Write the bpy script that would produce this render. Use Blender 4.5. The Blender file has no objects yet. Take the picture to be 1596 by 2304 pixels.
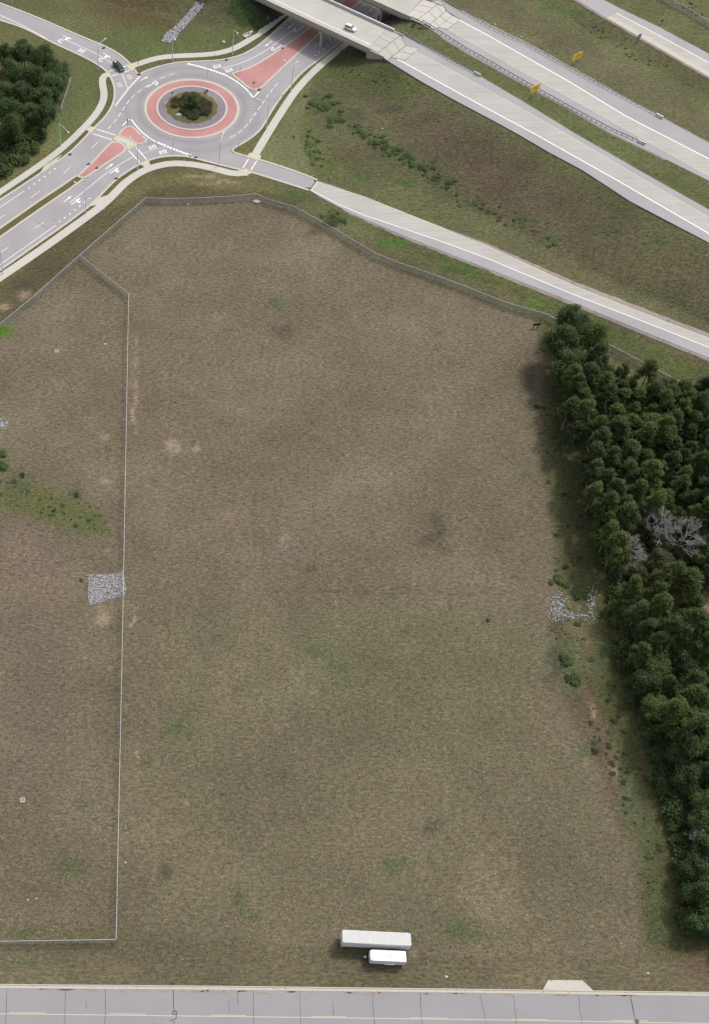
import bpy, bmesh, math, random
import numpy as np
from mathutils import Vector, Matrix
from mathutils.geometry import tessellate_polygon

random.seed(7); rng = np.random.default_rng(7)
SC = bpy.context.scene
COL = SC.collection

# ------------------------------------------------------------------ camera (a drone 270 m above the field)
FPX, CX, CY, PITCH, CAMH = 2800.0, 330.0, 1152.0, math.radians(54.3), 270.0
cam_d = bpy.data.cameras.new('camera'); cam = bpy.data.objects.new('camera', cam_d); COL.objects.link(cam)
cam.location = (0, 0, CAMH); cam.rotation_euler = (math.pi/2 - PITCH, 0, 0)
cam_d.sensor_fit = 'VERTICAL'; cam_d.sensor_height = 24.0; cam_d.lens = FPX/2304*24.0
cam_d.shift_x = (798-CX)/2304; cam_d.clip_end = 20000; cam_d.clip_start = 1.0
SC.camera = cam
SC.render.resolution_x = 709; SC.render.resolution_y = 1024

# ------------------------------------------------------------------ light: thin overcast, sun from the far right
SUN = Vector((0.60, 0.55, 1.0)).normalized()
w = bpy.data.worlds.new('World'); SC.world = w; w.use_nodes = True
nt = w.node_tree; nt.nodes.clear()
sky = nt.nodes.new('ShaderNodeTexSky'); sky.sky_type = 'NISHITA'; sky.sun_disc = False
sky.sun_elevation = math.asin(SUN.z); sky.sun_rotation = math.atan2(SUN.x, SUN.y)
sky.air_density = 1.0; sky.dust_density = 4.0; sky.ozone_density = 1.0
hs = nt.nodes.new('ShaderNodeHueSaturation'); hs.inputs['Saturation'].default_value = 0.28
bg = nt.nodes.new('ShaderNodeBackground'); bg.inputs[1].default_value = 0.15
out = nt.nodes.new('ShaderNodeOutputWorld')
nt.links.new(sky.outputs[0], hs.inputs['Color']); nt.links.new(hs.outputs[0], bg.inputs[0]); nt.links.new(bg.outputs[0], out.inputs[0])
sun_d = bpy.data.lights.new('sun', 'SUN'); sun_d.energy = 1.8; sun_d.angle = math.radians(6); sun_d.color = (1, 0.96, 0.9)
sun = bpy.data.objects.new('sun', sun_d); COL.objects.link(sun); sun.location = (0, 0, 400)
sun.rotation_euler = SUN.to_track_quat('Z', 'Y').to_euler()
SC.view_settings.view_transform = 'Standard'; SC.view_settings.look = 'None'
SC.view_settings.exposure = 0.17; SC.view_settings.gamma = 1.0; SC.view_settings.use_curve_mapping = False

# ------------------------------------------------------------------ survey: photo points turned into map positions
FW = np.array([0, math.cos(PITCH), -math.sin(PITCH)]); UP = np.array([0, math.sin(PITCH), math.cos(PITCH)]); RT = np.array([1., 0, 0])
C0 = np.array([0, 0, CAMH])
def W(u, v, z=0.0):
    d = FW + RT*(u-CX)/FPX - UP*(v-CY)/FPX
    return C0 + d*((z-CAMH)/d[2])
def Wf(u, v, zf):
    z = 0.0
    for _ in range(14):
        p = W(u, v, z); z = 0.4*z + 0.6*zf(p[0], p[1])
    return W(u, v, z)
def UV(P):                      # arrays (n,3) -> survey coordinates
    q = P - C0; zz = q@FW
    return CX + FPX*(q@RT)/zz, CY - FPX*(q@UP)/zz
def WL(pts, z=0.0): return [W(u, v, z) for u, v in pts]

def in_poly(x, y, poly):
    p = np.asarray(poly, float); ins = np.zeros(np.shape(x), bool); j = len(p)-1
    for i in range(len(p)):
        xi, yi, xj, yj = p[i, 0], p[i, 1], p[j, 0], p[j, 1]
        c = ((yi > y) != (yj > y))
        with np.errstate(divide='ignore', invalid='ignore'):
            ins ^= c & (x < (xj-xi)*(y-yi)/((yj-yi) if yj != yi else 1e-9) + xi)
        j = i
    return ins
def resample(pts, n=None, step=None):
    p = np.asarray(pts, float); s = np.r_[0, np.cumsum(np.linalg.norm(np.diff(p[:, :2], axis=0), axis=1))]
    if n is None: n = max(2, int(s[-1]/step)+1)
    t = np.linspace(0, s[-1], n)
    return np.stack([np.interp(t, s, p[:, k]) for k in range(p.shape[1])], 1)
def smooth_line(pts, step=1.5, it=2, closed=False):      # rounds a surveyed polyline (corner cutting)
    p = np.asarray(pts, float)
    for _ in range(it):
        q = []
        n = len(p)
        rngi = range(n) if closed else range(n-1)
        if not closed: q.append(p[0])
        for i in rngi:
            a, b = p[i], p[(i+1) % n]
            q += [0.75*a+0.25*b, 0.25*a+0.75*b]
        if not closed: q.append(p[-1])
        p = np.array(q)
    return p
def normals2(p, closed=False):
    p = np.asarray(p)[:, :2]
    if closed: t = np.roll(p, -1, 0)-np.roll(p, 1, 0)
    else: t = np.gradient(p, axis=0)
    t /= np.maximum(np.linalg.norm(t, axis=1, keepdims=True), 1e-9)
    return np.stack([-t[:, 1], t[:, 0]], 1)

# ------------------------------------------------------------------ materials
def mat(name, col, var=0.18, scale=3.0, rough=0.9, bump=0.0, spec=0.3, metal=0.0, coord='pos', big=0.0, objvar=0.0, attr=None, stretch=None, col2=None, mixscale=1.0, mixlo=.5, mixhi=.62):
    m = bpy.data.materials.new(name); m.use_nodes = True; t = m.node_tree; N = t.nodes; L = t.links
    b = N['Principled BSDF']; b.inputs['Roughness'].default_value = rough; b.inputs['Metallic'].default_value = metal
    b.inputs['Specular IOR Level'].default_value = spec
    if coord == 'pos':
        g = N.new('ShaderNodeNewGeometry'); src = g.outputs['Position']
    else:
        g = N.new('ShaderNodeTexCoord'); src = g.outputs['Object']
    if stretch:
        mp = N.new('ShaderNodeMapping'); mp.inputs['Scale'].default_value = stretch[1]; mp.inputs['Rotation'].default_value = (0, 0, stretch[0])
        L.new(src, mp.inputs[0]); src2 = mp.outputs[0]
    else: src2 = src
    n = N.new('ShaderNodeTexNoise'); n.inputs['Scale'].default_value = scale; n.inputs['Detail'].default_value = 5; n.inputs['Roughness'].default_value = .65
    L.new(src2, n.inputs['Vector'])
    mr = N.new('ShaderNodeMapRange'); mr.inputs['From Min'].default_value = .25; mr.inputs['From Max'].default_value = .75
    mr.inputs['To Min'].default_value = 1-var; mr.inputs['To Max'].default_value = 1+var; L.new(n.outputs[0], mr.inputs[0])
    fac = mr.outputs[0]
    def mul(a, bb):
        k = N.new('ShaderNodeMath'); k.operation = 'MULTIPLY'; L.new(a, k.inputs[0]); L.new(bb, k.inputs[1]); return k.outputs[0]
    if big:
        n2 = N.new('ShaderNodeTexNoise'); n2.inputs['Scale'].default_value = 0.09; n2.inputs['Detail'].default_value = 4; L.new(src, n2.inputs['Vector'])
        m2 = N.new('ShaderNodeMapRange'); m2.inputs['From Min'].default_value = .3; m2.inputs['From Max'].default_value = .7
        m2.inputs['To Min'].default_value = 1-big; m2.inputs['To Max'].default_value = 1+big; L.new(n2.outputs[0], m2.inputs[0]); fac = mul(fac, m2.outputs[0])
    if objvar:
        oi = N.new('ShaderNodeObjectInfo'); m3 = N.new('ShaderNodeMapRange'); m3.inputs['To Min'].default_value = 1-objvar; m3.inputs['To Max'].default_value = 1+objvar
        L.new(oi.outputs['Random'], m3.inputs[0]); fac = mul(fac, m3.outputs[0])
    if attr:
        a = N.new('ShaderNodeAttribute'); a.attribute_name = attr; csrc = a.outputs['Color']
    else:
        rgb = N.new('ShaderNodeRGB'); rgb.outputs[0].default_value = (*col, 1); csrc = rgb.outputs[0]
    if col2:
        n4 = N.new('ShaderNodeTexNoise'); n4.inputs['Scale'].default_value = mixscale; n4.inputs['Detail'].default_value = 5; L.new(src, n4.inputs['Vector'])
        m4 = N.new('ShaderNodeMapRange'); m4.inputs['From Min'].default_value = mixlo; m4.inputs['From Max'].default_value = mixhi; L.new(n4.outputs[0], m4.inputs[0])
        mx = N.new('ShaderNodeMix'); mx.data_type = 'RGBA'; L.new(m4.outputs[0], mx.inputs[0]); L.new(csrc, mx.inputs[6]); mx.inputs[7].default_value = (*col2, 1); csrc = mx.outputs[2]
    vm = N.new('ShaderNodeVectorMath'); vm.operation = 'SCALE'; L.new(csrc, vm.inputs[0]); L.new(fac, vm.inputs['Scale'])
    L.new(vm.outputs[0], b.inputs['Base Color'])
    if bump:
        bp = N.new('ShaderNodeBump'); bp.inputs['Strength'].default_value = 1.0; bp.inputs['Distance'].default_value = bump
        L.new(n.outputs[0], bp.inputs['Height']); L.new(bp.outputs[0], b.inputs['Normal'])
    m['b'] = 1
    return m
M = {}
M['asphalt'] = mat('asphalt', (.33, .31, .325), .10, 2.5, .9, .01, big=.07)
M['asphalt_dark'] = mat('asphalt_dark', (.21, .20, .21), .12, 2.5, .9, big=.08)
M['shoulder'] = mat('shoulder_asphalt', (.34, .325, .335), .10, 2.0, .9, big=.06)
M['concrete'] = mat('concrete', (.44, .42, .385), .10, 1.2, .85, big=.08)
M['walk'] = mat('walk_concrete', (.49, .47, .425), .08, 1.5, .85, big=.05)
M['kerb'] = mat('kerb_concrete', (.49, .455, .40), .12, 1.5, .85)
M['bridge'] = mat('bridge_concrete', (.40, .375, .31), .10, .8, .85, big=.06)
M['gutter'] = mat('gutter_concrete', (.50, .455, .40), .12, 1.2, .85)
M['red'] = mat('red_concrete', (.43, .215, .205), .10, 2.0, .85, big=.13)
M['paint'] = mat('white_paint', (.80, .80, .79), .08, 4.0, .7)
M['paint_thin'] = mat('worn_white_paint', (.62, .61, .61), .12, 3.0, .75)
M['paint_y'] = mat('yellow_paint', (.56, .50, .38), .14, 3.0, .75)
M['warn'] = mat('yellow_paver', (.66, .50, .22), .08, 3.0, .8)
M['seal'] = mat('crack_sealant', (.075, .07, .075), .2, 3.0, .6)
M['grate'] = mat('iron_grate', (.035, .025, .022), .3, 6.0, .7)
M['pinkgravel'] = mat('pink_gravel', (.29, .245, .24), .22, 3.5, .95, .02, big=.12, col2=(.22, .19, .13), mixscale=.5, mixlo=.56, mixhi=.7)
M['gravel'] = mat('grey_gravel', (.22, .195, .215), .25, 3.5, .95, .03, big=.12)
M['galv'] = mat('galvanised_steel', (.42, .44, .47), .08, 2.0, .5, metal=.3, coord='obj')
M['pole'] = mat('lamp_aluminium', (.66, .68, .70), .06, 2.0, .45, metal=.25, coord='obj')
M['wire'] = mat('chain_link_wire', (.42, .435, .45), .12, 2.0, .6, metal=.1, coord='obj')
M['rail'] = mat('bright_galvanised_rail', (.62, .63, .64), .06, 2.0, .5, metal=.1, coord='obj')
M['wood'] = mat('grey_wood', (.30, .265, .23), .25, 4.0, .9, coord='obj')
M['black'] = mat('black_rubber', (.02, .02, .021), .2, 8.0, .8, coord='obj')
M['dark'] = mat('dark_metal', (.035, .035, .037), .2, 6.0, .6, coord='obj')
M['white'] = mat('white_paintwork', (.80, .81, .83), .03, .8, .4, spec=.5, coord='obj')
M['roofw'] = mat('weathered_white_roof', (.56, .555, .55), .10, 1.0, .6, coord='obj')
M['roofb'] = mat('bright_white_roof', (.86, .86, .87), .02, 1.0, .6, coord='obj')
M['carwhite'] = mat('white_car_paint', (.83, .83, .84), .02, 1.0, .25, spec=.5, coord='obj')
M['truckpaint'] = mat('dark_teal_car_paint', (.015, .035, .04), .1, 1.0, .22, spec=.6, coord='obj')
M['glass'] = mat('car_glass', (.03, .045, .055), .05, 1.0, .08, spec=.8, coord='obj')
M['lampred'] = mat('red_lens', (.4, .02, .02), .05, 1.0, .3, coord='obj')
M['lampw'] = mat('clear_lens', (.75, .75, .72), .05, 1.0, .2, coord='obj')
M['yellow'] = mat('yellow_sign', (.93, .64, .02), .05, 1.0, .5, coord='obj')
M['yellowd'] = mat('ochre_lettering', (.46, .27, .01), .05, 1.0, .5, coord='obj')
M['blue'] = mat('blue_sign', (.04, .22, .45), .05, 1.0, .5, coord='obj')
M['green'] = mat('green_sign', (.05, .22, .13), .05, 1.0, .5, coord='obj')
M['signred'] = mat('red_sign', (.55, .05, .05), .05, 1.0, .5, coord='obj')
M['signback'] = mat('dark_sign_back', (.045, .06, .06), .1, 2.0, .6, coord='obj')
M['greenpost'] = mat('green_steel_post', (.16, .27, .24), .1, 2.0, .6, coord='obj')
M['rock'] = mat('grey_rock', (.32, .308, .325), .5, 2.2, .9, coord='pos')
M['rockw'] = mat('pale_rock', (.50, .48, .45), .25, 2.0, .9, coord='obj')
M['bark'] = mat('bark', (.17, .14, .12), .25, 5.0, .95, coord='obj')
M['barkpale'] = mat('pale_pine_bark', (.30, .26, .23), .2, 5.0, .95, coord='obj')
M['barkdead'] = mat('dead_grey_wood', (.40, .385, .37), .2, 5.0, .95, coord='obj')
M['ground'] = mat('rough_grass_ground', (.2, .2, .1), .60, 1.35, 1.0, .20, spec=.1, attr='Col', big=.12, stretch=(.06, (.55, 1.25, 1)))
M['tuft'] = mat('grass_blades', (.2, .2, .1), .10, 1.0, 1.0, spec=.1, attr='Col')
def soft_normal(m, k):          # blades scatter light like the sward they belong to
    N = m.node_tree.nodes; L = m.node_tree.links; g = N.new('ShaderNodeNewGeometry'); a = N.new('ShaderNodeVectorMath'); a.operation = 'ADD'; a.inputs[1].default_value = (0, 0, k)
    n = N.new('ShaderNodeVectorMath'); n.operation = 'NORMALIZE'; L.new(g.outputs['Normal'], a.inputs[0]); L.new(a.outputs[0], n.inputs[0]); L.new(n.outputs[0], N['Principled BSDF'].inputs['Normal'])
def translucent(m, f):
    N = m.node_tree.nodes; L = m.node_tree.links; b = N['Principled BSDF']; t = N.new('ShaderNodeBsdfTranslucent'); x = N.new('ShaderNodeMixShader'); x.inputs[0].default_value = f
    L.new(b.inputs['Base Color'].links[0].from_socket, t.inputs[0]); L.new(b.outputs[0], x.inputs[1]); L.new(t.outputs[0], x.inputs[2]); L.new(x.outputs[0], N['Material Output'].inputs[0])
soft_normal(M['tuft'], 1.2)
def leaf(name, col, ov=.18):
    m = mat(name, col, .32, .9, .75, spec=.25, coord='obj', objvar=ov)
    soft_normal(m, .45); translucent(m, .45)
    return m
M['pine'] = leaf('pine_needles', (.112, .150, .050)); M['broad'] = leaf('broad_leaves', (.098, .146, .058))
M['broadl'] = leaf('light_leaves', (.135, .185, .06)); M['shrub'] = leaf('shrub_leaves', (.08, .097, .048)); M['olive'] = leaf('olive_leaves', (.115, .12, .06))
M['pine2'] = leaf('yellowish_pine_needles', (.125, .165, .05)); M['pine3'] = leaf('deep_green_pine_needles', (.09, .138, .052)); M['weed'] = leaf('weed_leaves', (.11, .165, .055)); M['yweed'] = leaf('yellow_flowers', (.40, .34, .03)); M['island_leaf'] = leaf('island_leaves', (.11, .118, .06))
# tyre wear round the apron of the roundabout
def wear(m, cx, cy, r0, r1, amount):
    t = m.node_tree; N = t.nodes; L = t.links; b = N['Principled BSDF']; old = b.inputs['Base Color'].links[0].from_socket
    g = N.new('ShaderNodeNewGeometry'); s = N.new('ShaderNodeVectorMath'); s.operation = 'DISTANCE'; s.inputs[1].default_value = (cx, cy, .05)
    L.new(g.outputs['Position'], s.inputs[0])
    nz = N.new('ShaderNodeTexNoise'); nz.inputs['Scale'].default_value = .06; L.new(g.outputs['Position'], nz.inputs['Vector'])
    ma = N.new('ShaderNodeMath'); ma.operation = 'MULTIPLY_ADD'; L.new(nz.outputs[0], ma.inputs[0]); ma.inputs[1].default_value = 3.0; L.new(s.outputs['Value'], ma.inputs[2])
    cr = N.new('ShaderNodeValToRGB'); mr = N.new('ShaderNodeMapRange'); mr.inputs['From Min'].default_value = r0+1.5; mr.inputs['From Max'].default_value = r1+1.5; L.new(ma.outputs[0], mr.inputs[0]); L.new(mr.outputs[0], cr.inputs[0])
    e = cr.color_ramp.elements; e[0].position = 0; e[0].color = (1, 1, 1, 1); e[1].position = 1; e[1].color = (1, 1, 1, 1)
    for p, c in ((.15, 1-amount), (.3, 1-amount*.45), (.42, 1-amount*.3), (.6, 1-amount*.8), (.72, 1-amount*.3)):
        q = e.new(p); q.color = (c, c, c, 1)
    mx = N.new('ShaderNodeMix'); mx.data_type = 'RGBA'; mx.blend_type = 'MULTIPLY'; mx.inputs[0].default_value = 1; L.new(old, mx.inputs[6]); L.new(cr.outputs[0], mx.inputs[7]); L.new(mx.outputs[2], b.inputs['Base Color'])

# ------------------------------------------------------------------ mesh helpers
class MB:
    def __init__(s): s.v = []; s.f = []
    def add(s, vs, fs):
        o = len(s.v); s.v += [tuple(map(float, p)) for p in vs]; s.f += [tuple(i+o for i in f) for f in fs]; return s
    def box(s, c, d, rz=0.0):
        x, y, z = c; a, b, h = d[0]/2, d[1]/2, d[2]/2; co, si = math.cos(rz), math.sin(rz)
        vs = [(x+i*a*co-j*b*si, y+i*a*si+j*b*co, z+k*h) for k in (-1, 1) for i, j in ((-1, -1), (1, -1), (1, 1), (-1, 1))]
        return s.add(vs, [(3, 2, 1, 0), (4, 5, 6, 7), (0, 1, 5, 4), (1, 2, 6, 5), (2, 3, 7, 6), (3, 0, 4, 7)])
    def bar(s, p, q, w_=.1, h=None):          # square bar between two points
        h = h or w_; p = Vector(p); q = Vector(q); d = (q-p).normalized(); a = Vector((0, 0, 1)) if abs(d.z) < .95 else Vector((1, 0, 0))
        r = d.cross(a).normalized()*w_/2; u = r.cross(d).normalized()*h/2
        vs = [e+i*r+j*u for e in (p, q) for i, j in ((-1, -1), (1, -1), (1, 1), (-1, 1))]
        return s.add(vs, [(3, 2, 1, 0), (4, 5, 6, 7), (0, 1, 5, 4), (1, 2, 6, 5), (2, 3, 7, 6), (3, 0, 4, 7)])
    def tube(s, pts, rad, n=8, cap=True):
        pts = [Vector(p) for p in pts]; rad = rad if isinstance(rad, (list, tuple)) else [rad]*len(pts); vs = []
        for i, p in enumerate(pts):
            d = (pts[min(i+1, len(pts)-1)]-pts[max(i-1, 0)]).normalized(); a = Vector((0, 0, 1)) if abs(d.z) < .9 else Vector((1, 0, 0))
            x = d.cross(a).normalized(); y = d.cross(x)
            vs += [p+(x*math.cos(k*2*math.pi/n)+y*math.sin(k*2*math.pi/n))*rad[i] for k in range(n)]
        fs = [(i*n+k, i*n+(k+1) % n, (i+1)*n+(k+1) % n, (i+1)*n+k) for i in range(len(pts)-1) for k in range(n)]
        if cap: fs += [tuple(range(n))[::-1], tuple((len(pts)-1)*n+k for k in range(n))]
        return s.add(vs, fs)
    def poly(s, pts, z=None):
        p = [Vector((q[0], q[1], q[2] if z is None else z)) for q in pts]
        tr = tessellate_polygon([[Vector((a.x, a.y, 0)) for a in p]])
        fs = []
        for a, b, c in tr:
            if (p[b]-p[a]).cross(p[c]-p[a]).z < 0: a, c = c, a
            fs.append((a, b, c))
        return s.add(p, fs)
    def prism(s, pts, z0, z1):
        n = len(pts); pts = [tuple(q[:2]) for q in pts]
        ar = sum(pts[i][0]*pts[(i+1) % n][1]-pts[(i+1) % n][0]*pts[i][1] for i in range(n))
        if ar < 0: pts = pts[::-1]
        s.poly([(x, y, z1) for x, y in pts])
        o = len(s.v); s.v += [(x, y, z0) for x, y in pts]+[(x, y, z1) for x, y in pts]
        s.f += [(o+i, o+(i+1) % n, o+n+(i+1) % n, o+n+i) for i in range(n)]; return s
    def ring(s, c, r0, r1, z0, z1, n=96, zin=None):
        zin = z1 if zin is None else zin; vs = []
        for k in range(n):
            a = k*2*math.pi/n; ca, sa = math.cos(a), math.sin(a)
            vs += [(c[0]+r1*ca, c[1]+r1*sa, z0), (c[0]+r1*ca, c[1]+r1*sa, z1), (c[0]+r0*ca, c[1]+r0*sa, zin), (c[0]+r0*ca, c[1]+r0*sa, z0)]
        fs = []
        for k in range(n):
            a, b = 4*k, 4*((k+1) % n)
            fs += [(a, b, b+1, a+1), (a+1, b+1, b+2, a+2), (a+2, b+2, b+3, a+3)]
        return s.add(vs, fs)
    def strip(s, A, B, depth=.4):             # ribbon between two 3-D polylines with skirts
        n = len(A); vs = list(map(tuple, A))+list(map(tuple, B))+[(p[0], p[1], p[2]-depth) for p in A]+[(p[0], p[1], p[2]-depth) for p in B]
        up = (np.cross(np.asarray(A[1])-A[0], np.asarray(B[0])-A[0])[2] > 0)
        fs = []
        for i in range(n-1):
            q = (i, i+1, n+i+1, n+i); fs.append(q if up else q[::-1])
            a = (2*n+i, 2*n+i+1, i+1, i); b = (n+i, n+i+1, 3*n+i+1, 3*n+i); fs += [a if up else a[::-1], b if up else b[::-1]]
        fs += [(0, n, 3*n, 2*n), (n-1, 2*n-1, 4*n-1, 3*n-1)]
        return s.add(vs, fs)
    def mesh(s, name, smooth=False):
        me = bpy.data.meshes.new(name); me.from_pydata(s.v, [], s.f); me.update()
        if smooth: me.polygons.foreach_set('use_smooth', [True]*len(me.polygons))
        return me
    def build(s, name, m, parent=None, smooth=False, bevel=0):
        me = s.mesh(name, smooth); me.materials.append(M[m] if isinstance(m, str) else m)
        if bevel:
            bm = bmesh.new(); bm.from_mesh(me); bmesh.ops.remove_doubles(bm, verts=bm.verts, dist=1e-5)
            es = [e for e in bm.edges if len(e.link_faces) == 2 and e.calc_face_angle(0) > .5]
            bmesh.ops.bevel(bm, geom=es, offset=bevel, segments=2, affect='EDGES', clamp_overlap=True); bm.to_mesh(me); bm.free()
        o = bpy.data.objects.new(name, me); COL.objects.link(o)
        if parent: o.parent = parent
        return o
def empty(name, label, cat, loc=(0, 0, 0), rz=0.0, group=None):
    o = bpy.data.objects.new(name, None); COL.objects.link(o); o.location = loc; o.rotation_euler = (0, 0, rz); o.empty_display_size = .5
    return tag(o, label, cat, group)
def tag(o, label, cat, group=None):
    o['label'] = label; o['category'] = cat
    if group: o['group'] = group
    return o
def struct(o): o['kind'] = 'structure'; return o
def stuff(o): o['kind'] = 'stuff'; return o
def copy_tree(o, parent=None):
    c = o.copy(); COL.objects.link(c); c.parent = parent
    for ch in o.children: copy_tree(ch, c)
    return c
def inst(me, name, parent=None, loc=(0, 0, 0), rz=0.0, sc=(1, 1, 1)):
    o = bpy.data.objects.new(name, me); COL.objects.link(o); o.parent = parent; o.location = loc; o.rotation_euler = (0, 0, rz); o.scale = sc; return o

# ------------------------------------------------------------------ terrain
A1 = W(601, 0, 9.0); A2 = W(829, 107, 9.0)
HD = (A2-A1)[:2]; HD = HD/np.linalg.norm(HD); HN = np.array([-HD[1], HD[0]])        # along / across the freeway
AB = A2[:2]                                                                        # near corner of the abutment
def zhw(x, y): return 8.0 - 0.010*max(0.0, (x-AB[0])*HD[0]+(y-AB[1])*HD[1])
R0 = W(697, 427)
def zramp(x, y): return 0.016*max(0.0, math.hypot(x-R0[0], y-R0[1])-6) + .06
def zr3(x, y): return 4.5
near_out = [(866, 131), (883, 143), (950, 184), (1025, 226), (1101, 266), (1163, 300), (1237, 343), (1310, 382), (1419, 453), (1596, 546), (1760, 632)]
near_wht = [(852, 108), (883, 128), (1051, 221), (1200, 301), (1392, 409), (1596, 527.5), (1760, 622)]
near_yel = [(872, 76), (940, 116.5), (1051, 175), (1200, 258), (1274, 300), (1426, 389), (1596, 488), (1760, 582)]
near_in = [(873, 62), (906, 78), (1076, 170), (1126, 199), (1200, 243), (1289, 298), (1426, 377), (1596, 473), (1760, 564)]
far_out = [(917, 33), (975, 70), (1051, 118), (1200, 200), (1300, 255), (1378, 301), (1445, 332), (1596, 407), (1760, 487)]
far_yel = [(935, 24), (1008, 66), (1100, 119), (1200, 175), (1349, 258), (1480, 332), (1596, 397), (1760, 480)]
far_wht = [(975, 8), (1036, 45), (1100, 79), (1200, 136), (1286, 185), (1411, 261), (1596, 356), (1760, 438)]
far_in = [(982, -12), (1000, 5), (1100, 57), (1193, 102), (1317, 171), (1400, 217), (1485, 264), (1596, 324), (1760, 408)]
r3_o = [(1180, -75), (1299, 0), (1367, 41), (1429, 77), (1596, 173), (1760, 262)]
r3_y = [(1195, -75), (1312, 0), (1373, 36), (1440, 73), (1596, 163), (1760, 252)]
r3_w = [(1222, -75), (1336, 0), (1389, 29), (1460, 66), (1596, 140), (1760, 224)]
r3_i = [(1250, -75), (1358, 0), (1398, 21), (1480, 60), (1596, 122), (1760, 205)]
rp_o = [(697, 428), (722, 444), (788, 479), (913, 532), (1050, 586), (1100, 605), (1255, 666), (1491, 763), (1596, 805), (1760, 872)]
rp_w = [(697, 427), (758, 459), (819, 485), (976, 538), (1050, 565), (1100, 584), (1289, 663), (1460, 729), (1596, 783), (1760, 850)]
rp_c = [(713, 408), (765, 425), (819, 441), (976, 504), (1050, 535), (1100, 554), (1289, 641), (1495, 722), (1596, 760), (1760, 824)]
rp_i = [(714, 404), (757, 418), (913, 477), (1050, 527), (1100, 545), (1289, 624), (1495, 704), (1596, 742), (1760, 806)]
def S3(pl, zf, dz=0.0): return np.array([Wf(u, v, zf)+np.array([0, 0, dz]) for u, v in pl])
rp_i = [(a+(c-a)*.5, b+(d-b)*.5) for (a, b), (c, d) in zip(rp_i, [(713, 408), (762, 423), (913, 479+3), (1050, 535), (1100, 554), (1289, 641), (1495, 722), (1596, 760), (1760, 824)])]
RIB = {}
for nm, pl, zf in (('no', near_out, zhw), ('nw', near_wht, zhw), ('ny', near_yel, zhw), ('ni', near_in, zhw), ('fo', far_out, zhw), ('fy', far_yel, zhw), ('fw', far_wht, zhw), ('fi', far_in, zhw),
                   ('3o', r3_o, zr3), ('3y', r3_y, zr3), ('3w', r3_w, zr3), ('3i', r3_i, zr3), ('po', rp_o, zramp), ('pw', rp_w, zramp), ('pc', rp_c, zramp), ('pi', rp_i, zramp)):
    RIB[nm] = resample(S3(pl, zf), n=90)

GX0, GX1, GY0, GY1 = -130, 330, 30, 530
def laplace():
    Z = None
    for h in (16, 8, 4, 2):
        xs = np.arange(GX0, GX1+.1, h); ys = np.arange(GY0, GY1+.1, h); X, Y = np.meshgrid(xs, ys)
        u, v = UV(np.stack([X.ravel(), Y.ravel(), 0*X.ravel()], 1)); u = u.reshape(X.shape); v = v.reshape(X.shape)
        fix = np.zeros(X.shape, bool); val = np.zeros(X.shape)
        flat = in_poly(u, v, [(-3000, 9000), (-3000, -400), (-400, -60), (250, 5), (350, 60), (480, 100), (560, 84), (645, 22), (720, -38), (1000, -260), (1240, -270), (1000, -84), (892, 9), (850, 45), (792, 96),
                              (760, 135), (715, 190), (680, 260), (672, 320), (690, 372), (712, 404), (697, 430), (720, 450), (800, 500), (1000, 610), (1214, 714), (1478, 846), (1700, 960), (4000, 2000), (4000, 9000)])
        fix |= flat
        def rib(a, b, dz):
            pl = list(map(tuple, RIB[a][:, :2]))+list(map(tuple, RIB[b][::-1, :2]))
            return in_poly(X, Y, pl)
        for a, b, zf, dz in (('no', 'ni', zhw, -.12), ('fo', 'fi', zhw, -.12), ('3o', '3i', zr3, -.12), ('po', 'pi', zramp, -.1)):
            k = rib(a, b, dz) & ~flat
            fix |= k; val[k] = np.vectorize(zf)(X[k], Y[k])+dz
        def line(pl, z):
            P = resample(np.array([W(a, b, z) for a, b in pl]), step=h*.6)
            for p in P:
                i = int(round((p[1]-GY0)/h)); j = int(round((p[0]-GX0)/h))
                if 0 <= i < X.shape[0] and 0 <= j < X.shape[1] and not fix[i, j]: fix[i, j] = True; val[i, j] = p[2]
        line([(700, 300), (745, 345), (800, 395), (900, 420), (1000, 452), (1100, 495), (1200, 545), (1300, 600), (1450, 665), (1596, 730)], .4)      # swale
        line([(1130, -40), (1250, 20), (1400, 110), (1596, 225), (1750, 310)], 3.0)
        line([(380, 95), (415, 50), (455, 5)], -.4); line([(300, 20), (380, 30), (470, 60)], -.2)
        # embankment shoulder of the freeway north-west of the bridge
        for k in np.arange(56, 200, h*.6):
            for off in np.arange(-1, 45, h*.6):
                p = AB - HD*k + HN*off; i = int(round((p[1]-GY0)/h)); j = int(round((p[0]-GX0)/h))
                if 0 <= i < X.shape[0] and 0 <= j < X.shape[1]: fix[i, j] = True; val[i, j] = 7.7
        # shelf under the south-east bridge ends
        if Z is None: Z = np.where(fix, val, 2.0)
        else:
            ox = np.clip((X-GX0)/(2*h), 0, Z.shape[1]-1.001); oy = np.clip((Y-GY0)/(2*h), 0, Z.shape[0]-1.001); j = ox.astype(int); i = oy.astype(int); fx = ox-j; fy = oy-i
            Z = (Z[i, j]*(1-fx)+Z[i, j+1]*fx)*(1-fy)+(Z[i+1, j]*(1-fx)+Z[i+1, j+1]*fx)*fy
            Z = np.where(fix, val, Z)
        for _ in range(500):
            P = np.pad(Z, 1, 'edge'); Zn = (P[:-2, 1:-1]+P[2:, 1:-1]+P[1:-1, :-2]+P[1:-1, 2:])/4
            Z = np.where(fix, val, Zn)
    return Z
ZG = laplace()
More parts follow.
